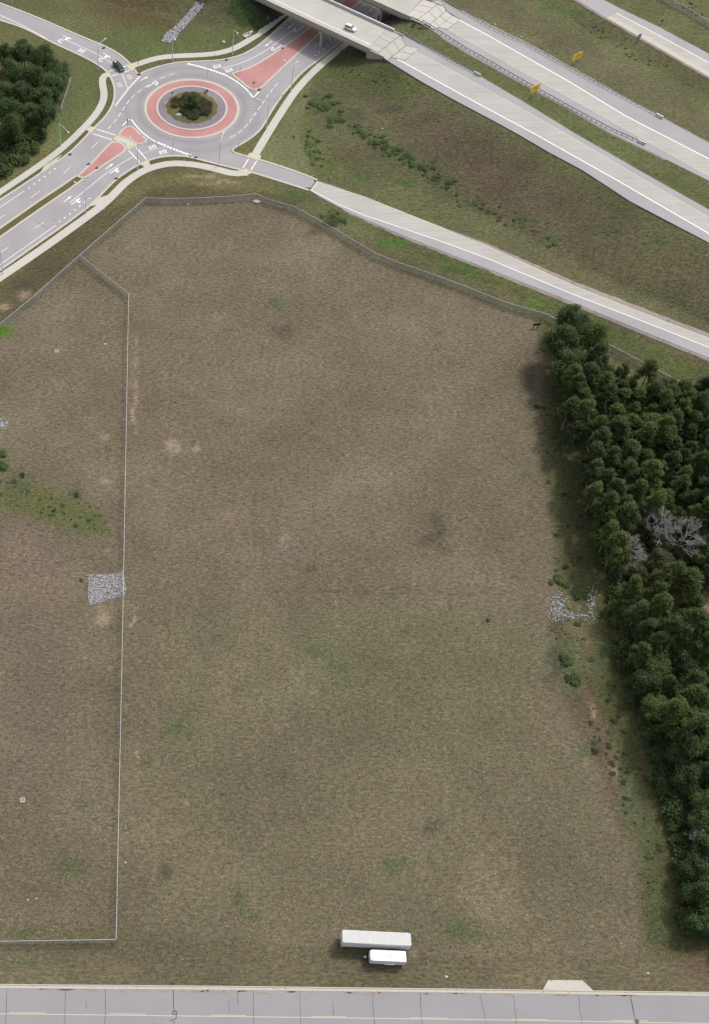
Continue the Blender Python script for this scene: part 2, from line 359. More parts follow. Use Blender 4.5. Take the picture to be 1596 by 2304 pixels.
def hz(x, y):
    ox = np.clip((np.asarray(x, float)-GX0)/2, 0, ZG.shape[1]-1.001); oy = np.clip((np.asarray(y, float)-GY0)/2, 0, ZG.shape[0]-1.001)
    j = ox.astype(int); i = oy.astype(int); fx = ox-j; fy = oy-i
    return (ZG[i, j]*(1-fx)+ZG[i, j+1]*fx)*(1-fy)+(ZG[i+1, j]*(1-fx)+ZG[i+1, j+1]*fx)*fy
def Wg(u, v): return Wf(u, v, lambda x, y: float(hz(x, y)))

# ---- turf colours by zone (what grows there)
def lin(r, g, b):
    k = .14*(.3*r+.6*g+.1*b); r, g, b = r*.86+k, g*.86+k, b*.86+k
    return np.array([((c/255+.055)/1.055)**2.4 if c > 10 else c/3294 for c in (r, g, b)])
ALB = .79
ZONES = []
def zone(poly, rgb, soft=10.0): ZONES.append((np.array(poly, float), lin(*rgb)*ALB, soft))
def poly_dist(u, v, poly):
    d = np.full(u.shape, 1e9); n = len(poly)
    for i in range(n):
        a, b = poly[i], poly[(i+1) % n]; e = b-a; L2 = (e**2).sum()+1e-9
        t = np.clip(((u-a[0])*e[0]+(v-a[1])*e[1])/L2, 0, 1); d = np.minimum(d, np.hypot(u-a[0]-t*e[0], v-a[1]-t*e[1]))
    return d
zone([(-3000, -900), (4000, -900), (4000, 1000), (1190, 700), (660, 460), (300, 440), (-3000, 1500)], (105, 106, 70), 8)     # roadside base
zone([(720, 120), (830, 130), (1000, 225), (1300, 390), (1600, 560), (1800, 660), (1800, 860), (1596, 730), (1300, 600), (1100, 500), (900, 400), (780, 320), (705, 260)], (103, 99, 70), 40)
zone([(960, 260), (1150, 350), (1300, 470), (1200, 520), (1050, 430), (930, 330)], (102, 92, 72), 45)
zone([(690, 250), (712, 300), (760, 370), (800, 400), (770, 405), (700, 385), (670, 330), (672, 270)], (104, 112, 66), 12)
zone([(585, 360), (600, 320), (660, 235), (700, 185), (690, 240), (672, 300), (700, 380), (712, 404)], (116, 117, 80), 8)      # mown strip east
zone([(520, 340), (560, 315), (598, 276), (625, 235), (700, 158), (740, 122), (700, 165), (640, 245), (570, 352)], (112, 111, 70), 5)
zone([(200, 0), (330, 0), (430, 60), (380, 110), (270, 90)], (104, 92, 62), 40)
zone([(170, 80), (260, 100), (300, 140), (480, 115), (600, 60), (560, 40), (430, 80), (330, 60)], (100, 110, 66), 18)
zone([(170, 125), (215, 150), (225, 200), (215, 250), (170, 300), (110, 350), (100, 300), (150, 220)], (104, 114, 68), 14)
zone([(-200, 250), (120, 300), (130, 335), (0, 425), (-200, 560)], (118, 116, 74), 14)
zone([(900, 50), (1000, 110), (1200, 215), (1440, 340), (1596, 440), (1596, 465), (1290, 300), (1070, 175), (900, 85)], (100, 108, 66), 8)
zone([(1000, 0), (1200, 100), (1500, 262), (1700, 370), (1700, 330), (1420, 150), (1200, 20), (1100, -40)], (104, 101, 72), 20)
zone([(700, 445), (800, 500), (1000, 600), (1214, 690), (1500, 840), (1700, 930), (1700, 900), (1500, 790), (1200, 660), (900, 540), (720, 455)], (94, 102, 58), 10)
zone([(-300, 800), (0, 620), (200, 485), (300, 405), (400, 372), (530, 398), (700, 445), (660, 470), (580, 448), (330, 458), (180, 585), (0, 740), (-300, 900)], (100, 94, 66), 6)
zone([(280, 425), (330, 395), (430, 382), (530, 400), (640, 430), (560, 432), (430, 415), (330, 430), (250, 470)], (116, 111, 72), 9)
zone([(-300, 700), (-300, 600), (0, 612), (140, 512), (210, 462), (300, 374), (305, 380), (240, 450), (0, 640)], (116, 106, 66), 5)
zone([(-300, 900), (0, 742), (180, 586), (328, 457), (455, 457), (574, 447), (660, 478), (850, 585), (1050, 664), (1200, 715), (1225, 800), (1215, 1000), (1235, 1150), (1255, 1330), (1235, 1450), (1300, 1620), (1400, 1780), (1430, 1950), (1440, 2160), (1600, 2300), (-900, 2300)], (123, 112, 90), 7)  # field
zone([(330, 1340), (700, 1330), (1000, 1350), (1230, 1340), (1235, 1450), (1300, 1620), (1400, 1780), (1430, 1950), (1440, 2160), (900, 2170), (300, 2150), (290, 1700)], (120, 112, 86), 110)
zone([(700, 1420), (900, 1390), (1150, 1430), (1220, 1560), (1100, 1680), (850, 1640), (690, 1560)], (114, 111, 82), 80)
zone([(-200, 2060), (300, 2100), (900, 2150), (1700, 2150), (1700, 2260), (-200, 2230)], (114, 106, 80), 18)
zone([(1220, 700), (1240, 900), (1235, 1000), (1260, 1150), (1270, 1300), (1340, 1400), (1320, 1560), (1430, 1760), (1450, 1950), (1455, 2120), (1600, 2160), (2200, 2200), (2200, 900), (1400, 840), (1260, 720)], (92, 92, 58), 14)
zone([(1250, 1560), (1330, 1540), (1380, 1700), (1430, 1850), (1400, 1880), (1340, 1720)], (112, 97, 76), 16)
zone([(1290, 1400), (1340, 1420), (1345, 1520), (1300, 1500)], (122, 109, 78), 16)
zone([(0, 1105), (90, 1090), (230, 1150), (240, 1200), (150, 1200), (0, 1140)], (106, 108, 64), 18)
zone([(-100, 1180), (90, 1180), (170, 1240), (190, 1420), (120, 1700), (60, 1800), (-100, 1800)], (123, 109, 91), 40)
zone([(1530, 2150), (1800, 2130), (1800, 2200), (1560, 2190)], (118, 98, 80), 16)
zone([(560, -20), (600, 10), (645, 40), (640, 60), (610, 78), (540, 60), (500, 20)], (62, 78, 44), 10)
zone([(800, 150), (820, 118), (880, 140), (960, 195), (900, 230), (780, 180), (720, 210), (710, 165), (760, 128)], (94, 101, 60), 16)
zone([(760, -60), (860, -80), (1000, -100), (960, 10), (905, 45), (850, 92), (822, 114), (795, 94), (850, 44)], (92, 80, 78), 3)     # paved slopes under the bridges
zone([(545, -20), (640, -60), (690, -20), (640, 26), (600, 56), (575, 30)], (88, 78, 78), 3)
BL = []        # blotches: u, v, ru, rv, rgb, strength
def blot(u, v, ru, rv, rgb, s=1.0): BL.append((u, v, ru, rv, lin(*rgb)*ALB, s))
G_, T_, D_ = (94, 104, 68), (176, 152, 128), (84, 78, 66)
for a in [(60, 1130, 30, 8), (120, 1160, 30, 8), (190, 1190, 30, 8), (30, 1095, 24, 10), (1460, 1900, 16, 60), (1400, 1760, 14, 40), (1350, 1480, 16, 50), (620, 685, 22, 14), (152, 1952, 40, 20), (892, 1944, 30, 20), (768, 1500, 16, 16), (715, 1468, 22, 12), (185, 1805, 10, 13), (340, 832, 11, 9), (172, 1115, 16, 12), (200, 1170, 12, 8), (335, 1720, 14, 10), (5, 1040, 22, 40),
          (50, 1080, 20, 20), (1270, 1490, 40, 60), (1290, 1530, 26, 30), (1320, 1690, 16, 22), (1480, 2040, 22, 60), (1060, 2090, 60, 24), (540, 2020, 16, 20), (1420, 1820, 22, 60), (900, 2218, 26, 6), (770, 2215, 30, 5), (50, 2100, 36, 12), (1175, 1070, 10, 10), (555, 2060, 30, 10), (60, 2170, 60, 8), (410, 1640, 30, 20)]: blot(*a, G_, .8)
blot(10, 747, 22, 12, (82, 130, 30), 1.1); blot(1040, 600, 30, 10, (84, 112, 52), .9); blot(880, 548, 24, 9, (70, 116, 50), 1); blot(1210, 685, 26, 8, (86, 118, 52), .9); blot(755, 495, 24, 14, (58, 74, 44), .8); blot(660, 440, 40, 8, (84, 104, 56), .8)
for a in [(60, 665, 13, 8), (15, 692, 12, 6), (130, 684, 8, 4), (234, 1392, 14, 26), (303, 935, 5, 26), (306, 880, 3, 20), (392, 1008, 16, 14), (640, 1215, 14, 16), (313, 1700, 4, 12), (235, 985, 8, 8), (238, 1085, 7, 8), (440, 1010, 10, 6), (303, 770, 3, 10), (305, 818, 4, 10), (1335, 1600, 6, 14), (1380, 1730, 6, 14), (455, 398, 40, 3), (490, 412, 40, 3)]: blot(*a, T_, .62)
for a in [(985, 1185, 20, 26), (965, 1215, 26, 14), (1000, 1235, 14, 12), (1097, 1396, 8, 7), (500, 1785, 8, 6), (975, 1860, 24, 20), (640, 745, 24, 16), (1195, 860, 8, 26), (370, 1960, 14, 20), (1350, 1690, 12, 26), (1260, 1400, 14, 26), (60, 640, 26, 16), (700, 520, 16, 8), (1250, 1480, 20, 26), (1245, 1520, 22, 26)]: blot(*a, D_, .62)
blot(1110, 2000, 55, 85, (152, 136, 106), .5); blot(800, 2150, 40, 12, (92, 94, 62), .6); blot(1090, 2140, 50, 20, (140, 122, 96), .5); blot(1592, 1372, 18, 34, (190, 150, 130), 1); blot(1596, 1290, 14, 22, (120, 80, 70), 1)
blot(540, 1170, 60, 30, (138, 118, 104), .3); blot(640, 1240, 60, 30, (130, 112, 100), .5); blot(1230, 1600, 40, 60, (130, 116, 92), .6); blot(80, 1250, 90, 60, (134, 117, 100), .4)
for a in [(730, 238, 26, 16), (750, 262, 18, 12), (800, 290, 26, 10), (840, 310, 30, 10), (890, 345, 34, 12), (940, 375, 36, 13), (990, 408, 32, 12), (1060, 460, 28, 10), (1190, 500, 18, 9), (1240, 545, 26, 10), (700, 330, 14, 26), (790, 145, 30, 10), (1480, 540, 20, 10), (905, 415, 24, 9), (820, 405, 16, 8), (560, 20, 20, 22), (590, 50, 14, 16), (260, 50, 12, 6), (1300, 30, 26, 10), (1240, 20, 24, 10)]: blot(*a, (80, 102, 56), .8)
for a in [(770, 345, 40, 12), (860, 395, 40, 10), (930, 300, 40, 14), (1120, 400, 60, 24), (1000, 300, 40, 14), (1350, 640, 60, 16), (1200, 580, 50, 12), (1300, 560, 40, 20), (400, 30, 30, 20), (1250, 170, 60, 20), (1500, 110, 40, 16)]: blot(*a, (108, 94, 74), .5)
def trail(pl, wpx, rgb, st):
    for u_, v_ in resample(np.array(pl, float), step=wpx*1.2): blot(u_+random.gauss(0, 1.2), v_+random.gauss(0, 1), wpx*random.uniform(.6, 1.2), wpx*random.uniform(.6, 1.2), rgb, st*random.uniform(.3, 1))
trail([(749, 1315), (752, 1350), (757, 1385), (764, 1410)], 2.6, (168, 148, 116), .7); trail([(290, 1340), (298, 1370), (312, 1402), (292, 1412)], 2.6, (176, 150, 120), .7); trail([(556, 1300), (550, 1330)], 2.5, (160, 142, 110), .6)
trail([(300, 760), (305, 880), (303, 990)], 4, (165, 138, 112), .35); trail([(1003, 1330), (1020, 1390), (1035, 1420)], 3, (84, 78, 60), .5); trail([(620, 1334), (900, 1326), (1225, 1345)], 2.5, (92, 84, 66), .4); trail([(370, 1810), (400, 1800), (420, 1806)], 2.5, (160, 142, 110), .5)
for k in range(150): blot(random.uniform(0, 1230), random.uniform(480, 2190), random.uniform(4, 22), random.uniform(3, 12), random.choice([(140, 124, 100), (150, 130, 108), (98, 96, 70), (90, 84, 66), (102, 98, 74), (128, 108, 92)]), random.uniform(.2, .55))
for k in range(90): blot(random.uniform(700, 1596), random.uniform(20, 700), random.uniform(5, 26), random.uniform(3, 10), random.choice([(112, 104, 78), (122, 110, 84), (78, 88, 58), (86, 78, 60), (104, 106, 70)]), random.uniform(.25, .6))
def ground_colour(P):
    u, v = UV(P); n = len(P)
    # wobble the zone edges
    k1 = np.sin(P[:, 0]*.31+1.7*np.sin(P[:, 1]*.17))+np.sin(P[:, 1]*.37+1.3*np.sin(P[:, 0]*.23)); k2 = np.sin(P[:, 0]*.9+P[:, 1]*.5)+np.sin(P[:, 1]*1.1-P[:, 0]*.7)
    ui = u+3.0*k1+1.2*k2; vi = v+2.0*k2*np.sin(P[:, 0]*.2)+2*k1
    c = np.tile(lin(104, 100, 70)*ALB, (n, 1))
    for poly, col, soft in ZONES:
        lo = poly.min(0)-soft*2; hi = poly.max(0)+soft*2
        s = np.where((ui > lo[0]) & (ui < hi[0]) & (vi > lo[1]) & (vi < hi[1]))[0]
        if not len(s): continue
        d = poly_dist(ui[s], vi[s], poly); d = np.where(in_poly(ui[s], vi[s], poly), d, -d)
        wgt = np.clip(d/soft*.5+.5, 0, 1); wgt = (wgt*wgt*(3-2*wgt))[:, None]
        c[s] = c[s]*(1-wgt)+col*wgt
    lum = 1+.05*np.sin(P[:, 0]*.11+np.sin(P[:, 1]*.07)*2)+.05*np.sin(P[:, 1]*.13+2*np.sin(P[:, 0]*.05))
    c *= lum[:, None]
    hsh = np.modf(np.abs(np.sin(P[:, 0]*12.9898+P[:, 1]*78.233)*43758.5453))[0]-.5
    for bu, bv, ru, rv, col, s in BL:
        q = np.where((abs(ui-bu) < 3*ru) & (abs(vi-bv) < 3*rv))[0]
        if len(q):
            e = ((ui[q]-bu)/ru)**2+((vi[q]-bv)/rv)**2; wgt = np.clip(1.5*np.exp(-e*.8)*(1+.2*k2[q])-.18+1.1*hsh[q]*np.exp(-e*.35), 0, 1)*s; wgt = np.clip(wgt, 0, 1)[:, None]
            c[q] = c[q]*(1-wgt)+col*wgt
    return np.clip(c, .004, .9)

xs = np.r_[[-4000, -1500, -600, -300, -180], np.arange(-100, 262, 1.0), [300, 420, 700, 1500, 4000]]
ys = np.r_[[-3000, -800, -200, 0], np.arange(40, 482, 1.0), [520, 640, 900, 1500, 3000, 8000]]
X, Y = np.meshgrid(xs, ys); Z = hz(X, Y)
P = np.stack([X.ravel(), Y.ravel(), Z.ravel()], 1)
nx, ny = len(xs), len(ys); idx = np.arange(nx*ny).reshape(ny, nx)
F = np.stack([idx[:-1, :-1], idx[:-1, 1:], idx[1:, 1:], idx[1:, :-1]], -1).reshape(-1, 4)
me = bpy.data.meshes.new('ground'); me.vertices.add(len(P)); me.vertices.foreach_set('co', P.ravel().astype(np.float32))
me.loops.add(F.size); me.loops.foreach_set('vertex_index', F.ravel().astype(np.int32)); me.polygons.add(len(F)); me.polygons.foreach_set('loop_start', np.arange(0, F.size, 4, dtype=np.int32))
me.update(calc_edges=True); me.validate()
ca = me.attributes.new('Col', 'FLOAT_COLOR', 'POINT'); GC = ground_colour(P); ca.data.foreach_set('color', np.c_[GC, np.ones(len(GC))].ravel().astype(np.float32))
me.polygons.foreach_set('use_smooth', np.ones(len(F), bool)); me.materials.append(M['ground'])
ground = bpy.data.objects.new('ground', me); COL.objects.link(ground); struct(ground)

# ------------------------------------------------------------------ roads at grade
ZA = .05
main_out = [(-90, 668), (0, 606), (75, 553), (151, 500), (195, 467), (218, 446), (240, 422), (262, 401), (285, 385), (308, 371), (335, 359), (360, 352), (388, 349), (418, 350), (440, 355), (493, 369), (543, 381), (580, 390), (640, 409), (697, 427),
            (713, 407), (680, 393), (640, 379), (600, 366), (558, 354), (527, 346), (519, 340), (521, 334), (535, 327), (556, 315), (581, 296), (597, 272), (605, 255), (630, 218), (652, 191), (675, 165), (698, 146), (716, 134), (741, 113), (766, 93), (850, 25), (1090, -170),
            (960, -205), (790, -70), (700, 3), (643, 50), (620, 73), (583, 105), (560, 118), (545, 126), (501, 137), (451, 140), (400, 141.5), (355, 152), (320, 165), (311, 172), (305, 164), (300, 155), (285, 138), (263, 120), (230, 103), (213, 96.5), (150, 70), (75, 37), (0, 9), (-90, -25),
            (-90, 8), (0, 45), (50, 59), (125, 98), (175, 120), (215, 140), (241, 158), (253, 175), (262, 200), (259, 233), (241, 263), (215, 288), (160, 346), (123, 370), (86, 397), (0, 453), (-90, 512)]
MO = smooth_line(np.array(WL(main_out)), it=1, closed=True)
CEN = np.array([15.9, 366.4]); _L, _R, _T, _B = W(324.6, 246), W(539.6, 246), W(433, 178), W(433, 312)
CEN = np.array([(_L[0]+_R[0])/2, (_T[1]+_B[1])/2]); RAP = (_R[0]-_L[0])/2
RA = lambda px: RAP*px/107.5
wear(M['asphalt'], CEN[0], CEN[1], RAP, RAP+11, .20)
mb = MB(); mb.prism(MO, -.3, ZA); road = struct(mb.build('road', 'asphalt'))
def kerb(pl, parent, side=1, w_=.75, z=.15, m='kerb', step=2.0, zf=None, name='kerb', it=2):
    p = np.array(WL(pl)) if len(pl[0]) == 2 else np.array(pl)
    p = resample(smooth_line(p, it=it), step=step); n = normals2(p)*side
    q = p.copy(); q[:, :2] += n*w_; p[:, 2] = z; q[:, 2] = z+.004
    return MB().strip(p, q, .5).build(name, m, parent)
def seg(a, b): return main_out[a:b+1]
kerb(seg(0, 19), road, -1); kerb(seg(20, 41), road, -1); kerb(seg(42, 65), road, -1)
kerb(main_out[66:], road, -1)
# central island
isl = struct(bpy.data.objects.new('roundabout_island', None)); COL.objects.link(isl)
r = [RA(107.5), RA(101.5), RA(80.5), RA(76), RA(56.5)]
MB().ring(CEN, r[1], r[0], -.2, .13).build('kerb_ring', 'kerb', isl)
MB().ring(CEN, r[2], r[1]-.004, .0, .15, zin=.22).build('truck_apron', 'red', isl)
MB().ring(CEN, r[3], r[2]-.004, .0, .34).build('kerb_ring', 'kerb', isl)
MB().ring(CEN, r[4]-.6, r[3]-.004, .0, .28, zin=.45).build('gravel_ring', 'gravel', isl)
gm = MB(); rings = [(r[4]+.25, .42), (r[4]-.7, .62), (r[4]*.75, .85), (r[4]*.4, 1.1)]; K = 48
for rr, z in rings: gm.v += [(CEN[0]+(rr+.35*math.sin(k*1.7)*(rr > 4))*math.cos(k*2*math.pi/K), CEN[1]+(rr+.3*math.sin(k*2.9))*math.sin(k*2*math.pi/K), z) for k in range(K)]
gm.v.append((CEN[0], CEN[1], 1.2))
for i in range(3): gm.f += [(i*K+k, i*K+(k+1) % K, (i+1)*K+(k+1) % K, (i+1)*K+k) for k in range(K)]
gm.f += [(3*K+k, 3*K+(k+1) % K, 4*K) for k in range(K)]
M['islgrass'] = mat('island_grass', lin(112, 106, 66)*ALB, .3, 2.0, 1.0, .05, spec=.1, big=.1)
M['verge'] = mat('verge_grass', lin(108, 104, 64)*ALB, .3, 2.5, 1.0, .06, spec=.1, big=.15)
gm.build('grass_mound', 'islgrass', isl, smooth=True)

def outset(pts, d):
    p = np.array(pts, float); ar = np.sum(p[:, 0]*np.roll(p[:, 1], -1)-np.roll(p[:, 0], -1)*p[:, 1]); n = -normals2(p, True)*(1 if ar > 0 else -1)
    q = p.copy(); q[:, :2] += n*d; return q
def island(red, kw=.75, label=None, m='red'):
    p = resample(smooth_line(np.array(WL(red+[red[0]])), it=1), step=2.0)[:-1]
    o = struct(MB().prism(outset(p, kw), -.1, .17).build('splitter_island', 'kerb'))
    MB().prism(p, .1, .185).build('red_paving' if m == 'red' else 'grass_strip', m, o)
    return o
R1 = lambda a, b: (a/3.99, b/3.99); R6 = lambda a, b: (a/3.99, 280+b/3.99); R3 = lambda a, b: (500+a/3.99, b/3.99)
sw = island([R6(*q) for q in [(712, 468), (745, 486), (870, 400), (1000, 312), (1130, 228), (1108, 186), (1040, 156), (1004, 168), (870, 315)]])
MB().prism(smooth_line(np.array(WL([R6(*q) for q in [(-370, 1170), (0, 945), (350, 700), (560, 560), (690, 470), (738, 490), (600, 590), (350, 760), (0, 1006), (-370, 1250)]])), it=0), .1, .18).build('grass_strip', 'verge', sw)
MB().prism(outset(np.array(WL([R6(*q) for q in [(-370, 1170), (0, 945), (350, 700), (560, 560), (690, 470), (738, 490), (600, 590), (350, 760), (0, 1006), (-370, 1250)]])), .8), -.1, .165).build('kerb', 'kerb', sw)
sw2 = island([R1(*q) for q in [(1080, 1208), (1132, 1142), (1182, 1134), (1268, 1232), (1338, 1266), (1240, 1298), (1182, 1250), (1112, 1232)]], .65)
MB().prism(WL([R1(*q) for q in [(1010, 1258), (1075, 1222), (1115, 1240), (1182, 1256), (1235, 1306), (1150, 1345), (1138, 1300), (1105, 1280), (1040, 1262)]]), -.05, .10).build('crossing_path', 'walk', sw2)
ne = island([R3(*q) for q in [(98, 664), (240, 624), (400, 536), (560, 426), (700, 328), (900, 170), (1300, -150), (1390, -110), (1000, 190), (860, 300), (720, 434), (600, 545), (450, 684), (334, 798), (272, 806), (185, 735)]])

# sidewalks
def walk(cl, wd, name='sidewalk', z=.12, it=2):
    p = resample(smooth_line(np.array(WL(cl)), it=it), step=2.0); n = normals2(p); a = p.copy(); b = p.copy(); a[:, :2] += n*wd/2; b[:, :2] -= n*wd/2; a[:, 2] = z; b[:, 2] = z
    return struct(MB().strip(a, b, .4).build(name, 'walk'))
w_s = walk([(-90, 686), (0, 625), (95, 561), (180, 500), (233, 461), (262, 432), (283, 410), (320, 385), (355, 373), (393, 367), (443, 371), (487, 381), (522, 391), (545, 391), (560, 385)], 2.9)
w_w = walk([(-90, 492), (0, 433), (70, 386), (135, 340), (201, 277), (226, 244), (236, 218), (231, 190), (230, 176), (238, 168), (248, 166)], 2.5)
w_n = walk([(287, 151), (297, 149), (315, 143), (350, 131.6), (388, 126.6), (438, 125), (483, 122), (521, 113), (551, 97), (600, 65), (640, 30), (700, -18), (960, -228)], 2.7)
w_e = walk([(571, 356), (576, 345), (606, 296), (637, 246), (670, 198), (713, 154), (753, 120), (778, 100), (862, 28), (1090, -150)], 2.7)
def flat(poly, z0, z1, m, name, parent=None): return MB().prism(WL(poly), z0, z1).build(name, m, parent)
Z2 = lambda a, b: (280+a/9.975, 280+b/9.975); Z7 = lambda a, b: (120+a/7.98, 300+b/7.98); Z1 = lambda a, b: (100+a/7.98, 60+b/7.98)
flat([Z2(360, 900), (334, 359.5), Z2(575, 890), Z2(600, 930), Z2(450, 960)], -.1, .125, 'walk', 'ramp', w_s)
flat([Z7(615, 1325), Z7(775, 1180), Z7(980, 1110), Z7(930, 1280), Z7(830, 1275)], -.1, .125, 'walk', 'ramp', w_s)
flat([(541, 381), (566, 386), (556, 396), (540, 396)], -.1, .125, 'walk', 'ramp', w_s)
flat([R1(775, 1165), R1(815, 1135), R1(862, 1148), R1(815, 1200)], -.1, .125, 'walk', 'ramp', w_w)
flat([R1(350, 1572), R1(480, 1478), R1(560, 1388), R1(400, 1490)], -.1, .125, 'walk', 'ramp', w_w)
flat([(285, 148), (299, 143), (305, 152), (297, 161)], -.1, .125, 'walk', 'ramp', w_n)
flat([(555, 354), (562, 344), (588, 350), (584, 363)], -.1, .125, 'walk', 'ramp', w_e)
for q, par in (([Z2(390, 890), Z2(530, 828), Z2(545, 850), Z2(405, 915)], w_s), ([Z1(1100, 830), Z1(1175, 895), Z1(1160, 915), Z1(1085, 845)], w_w), ([R1(815, 1185), R1(855, 1150), R1(845, 1140), R1(800, 1180)], w_w), ([(292, 147), (301, 157), (298, 159), (289, 149)], w_n),
               ([(560, 352), (579, 358), (581, 355), (562, 349)], w_e), ([(545, 383), (562, 388), (561, 391), (544, 386)], w_s), ([R1(1020, 1250), R1(1065, 1215), R1(1075, 1222), R1(1030, 1258)], sw2), ([R1(1140, 1330), R1(1205, 1305), R1(1200, 1296), R1(1132, 1320)], sw2)):
    flat(q, 0, .205 if par is sw2 else .16, 'warn', 'warning_pad', par)
flat([R6(0, 0)]*0 or [(1234, 2205), (1311, 2206), (1336, 2229.5), (1222, 2226.5)], -.1, .04, 'walk', 'driveway_apron') and None
apron = bpy.data.objects['driveway_apron']; struct(apron)

# markings
ZM = ZA+.005
def mline(pl, wd=.16, m='paint', name='painted_line', parent=None, z=ZM, it=2, zf=None):
    p = np.array(WL(pl)) if zf is None else S3(pl, zf)
    if len(p) > 2: p = smooth_line(p, it=it)
    p = resample(p, step=2.5 if len(p) > 2 else 8); n = normals2(p); a = p.copy(); b = p.copy(); a[:, :2] += n*wd/2; b[:, :2] -= n*wd/2
    if zf is None: a[:, 2] = z; b[:, 2] = z
    else: a[:, 2] += z; b[:, 2] += z
    k = len(a); vs = list(map(tuple, a))+list(map(tuple, b)); up = np.cross(a[1]-a[0], b[0]-a[0])[2] > 0
    return MB().add(vs, [((i, i+1, k+i+1, k+i) if up else (k+i, k+i+1, i+1, i)) for i in range(k-1)]).build(name, m, parent or road)
def mdash(pl, on, off, wd=.16, m='paint', name='lane_dash'):
    p = smooth_line(np.array(WL(pl)), it=2); s = np.r_[0, np.cumsum(np.linalg.norm(np.diff(p[:, :2], axis=0), axis=1))]; t = 0
    while t+on <= s[-1]+.01:
        q = np.stack([np.interp(np.linspace(t, t+on, 3), s, p[:, k]) for k in range(2)], 1); n = normals2(q)*wd/2
        vs = [(*(q[i]+n[i]), ZM) for i in range(3)]+[(*(q[i]-n[i]), ZM) for i in range(3)]
        MB().add(vs, [(3, 4, 1, 0), (4, 5, 2, 1)]).build(name, m, road); t += on+off
def dots(pl, n, sz=.55, m='paint'):
    p = resample(smooth_line(np.array(WL(pl)), it=2), n=n); t = np.gradient(p[:, :2], axis=0)
    for i in range(n):
        a = math.atan2(t[i, 1], t[i, 0]); b = MB(); co, si = math.cos(a), math.sin(a); h = sz/2
        b.add([(p[i, 0]+x*h*1.15*co-y*h*si, p[i, 1]+x*h*1.15*si+y*h*co, ZM) for x, y in ((-1, -1), (1, -1), (1, 1), (-1, 1))], [(0, 1, 2, 3)]).build('yield_block' if sz > .5 else 'bicycle_lane_dot', m, road)
dots([Z2(770, 415), Z2(1100, 555), Z2(1475, 690)], 11, .85)
dots([(313, 174), (294, 194), (278, 214), (261, 237)], 17, .62)
dots([(425, 144), (465, 154), (503, 167)], 12, .85)
mline([(296, 269), (305, 282), (320, 298), (335, 310), (351, 319.6)], .45); mline([(291, 268), (276, 283)], .35)
mline([(506, 168), (533, 183), (555, 200), (570.4, 220)], .5); mline([(570.4, 220), (583, 206.5)], .45)
mdash([(243, 291), (262, 270), (277, 247), (289, 228), (305, 212), (322, 199), (340, 188), (358, 178), (378, 170), (400, 163.5)], 2.4, 1.4, .2)
mdash([(625, 187), (604, 213), (594, 228), (588, 238), (579, 250), (568, 265), (557, 281), (540, 297), (525, 307), (503, 316)], 2.4, 1.3, .2)
for a, b in [((722, 93), (709, 104)), ((220.5, 319.5), (205.5, 334.6)), ((159, 376), (143, 391)), ((90, 430), (70, 445)), ((10, 484), (-8, 498)), ((100, 500), (80, 513)), ((20, 556), (0, 569)), ((790+36, 6), (813, 16))]: mline([a, b], .17, 'paint', 'lane_dash')
mline([(500, 154), (540, 144), (575, 128), (608, 108), (640, 83), (668, 60)], .22); mline([(157.6, 456.6), (190, 430), (245, 385), (299, 353)], .2); mline([(321, 345), (350, 337), (376, 330)], .16, 'paint_thin')
mline([(126, 507), (60, 554), (0, 596), (-50, 632)], .2); mline([(55, 430), (0, 467), (-50, 502)], .2); mline([(139, 86), (180, 104), (218, 121), (255, 144)], .2); mline([(273, 165), (280.5, 178), (287, 199)], .22)
mline([(-60, 8), (0, 34), (52, 57.6), (107, 88)], .25)
for a, b in [((218, 291), (261, 304.5)), ((209, 301), (252, 314.5)), ((306, 331), (330, 359)), ((290.5, 339), (314.6, 366)), ((245, 161), (286, 148)), ((251.6, 171.5), (294, 158)), ((559.5, 358), (547, 378)), ((578, 362), (564.5, 383))]: mline([a, b], .34, 'paint', 'crosswalk_line')
for pl, n in (([(710.5, 125), (754, 89)], 6), ([(635, 62), (653, 47.6)], 3), ([(202, 446.6), (135, 499)], 7), ([(124, 380), (65.7, 423)], 6), ([(825, 30), (842, 17)], 2)): dots(pl, n, .48)
def arrow(u, v, u2, v2, kind, L=3.6):        # direction given by a second point
    c = W(u, v); d = W(u2, v2)-c; a = math.atan2(d[1], d[0]); co, si = math.cos(a), math.sin(a)
    polys = {'ahead': [[(-L/2, -.14), (L*.12, -.14), (L*.12, .14), (-L/2, .14)], [(L*.12, -.5), (L/2, 0), (L*.12, .5)]]}
    stem = [(-L/2, -.16), (L*.1, -.16), (L*.1, .16), (-L/2, .16)]
    polys['right'] = [stem, [(L*.1, .16), (-L*.02, -.16), (L*.0, -1.0), (L*.2, -1.0), (L*.2, .16)], [(L*.1-.7, -1.0), (L*.1+.7, -1.0), (L*.1-.1, -1.75)]]
    polys['aheadright'] = polys['ahead']+[[(-L*.05, -.15), (L*.04, -1.0), (L*.16, -.9), (L*.09, -.15)], [(-L*.06, -.85), (L*.3, -1.0), (L*.02, -1.6)]]
    ring = [(math.cos(t)*rr, math.sin(t)*rr) for rr in (1.0,) for t in np.linspace(2.6, -1.9, 12)]; ring2 = [(math.cos(t)*.62, math.sin(t)*.62) for t in np.linspace(-1.9, 2.6, 12)]
    hook = [(x*1.25+L*.2, y*.85) for x, y in ring+ring2]
    polys['hook'] = [[(-L*.62, .42), (-L*.05, .42), (-L*.05, .75), (-L*.62, .75)], hook, [(L*.0, -.45), (L*.2, -.1), (L*.2, -1.15)]]
    polys['u'] = [[(x*1.3, y*1.0) for x, y in ring+ring2]]
    b = MB()
    for i, q in enumerate(polys[kind]): b.poly([(c[0]+x*co-y*si, c[1]+x*si+y*co, ZM+.0015*i) for x, y in q])
    return b.build('painted_arrow', 'paint', road)
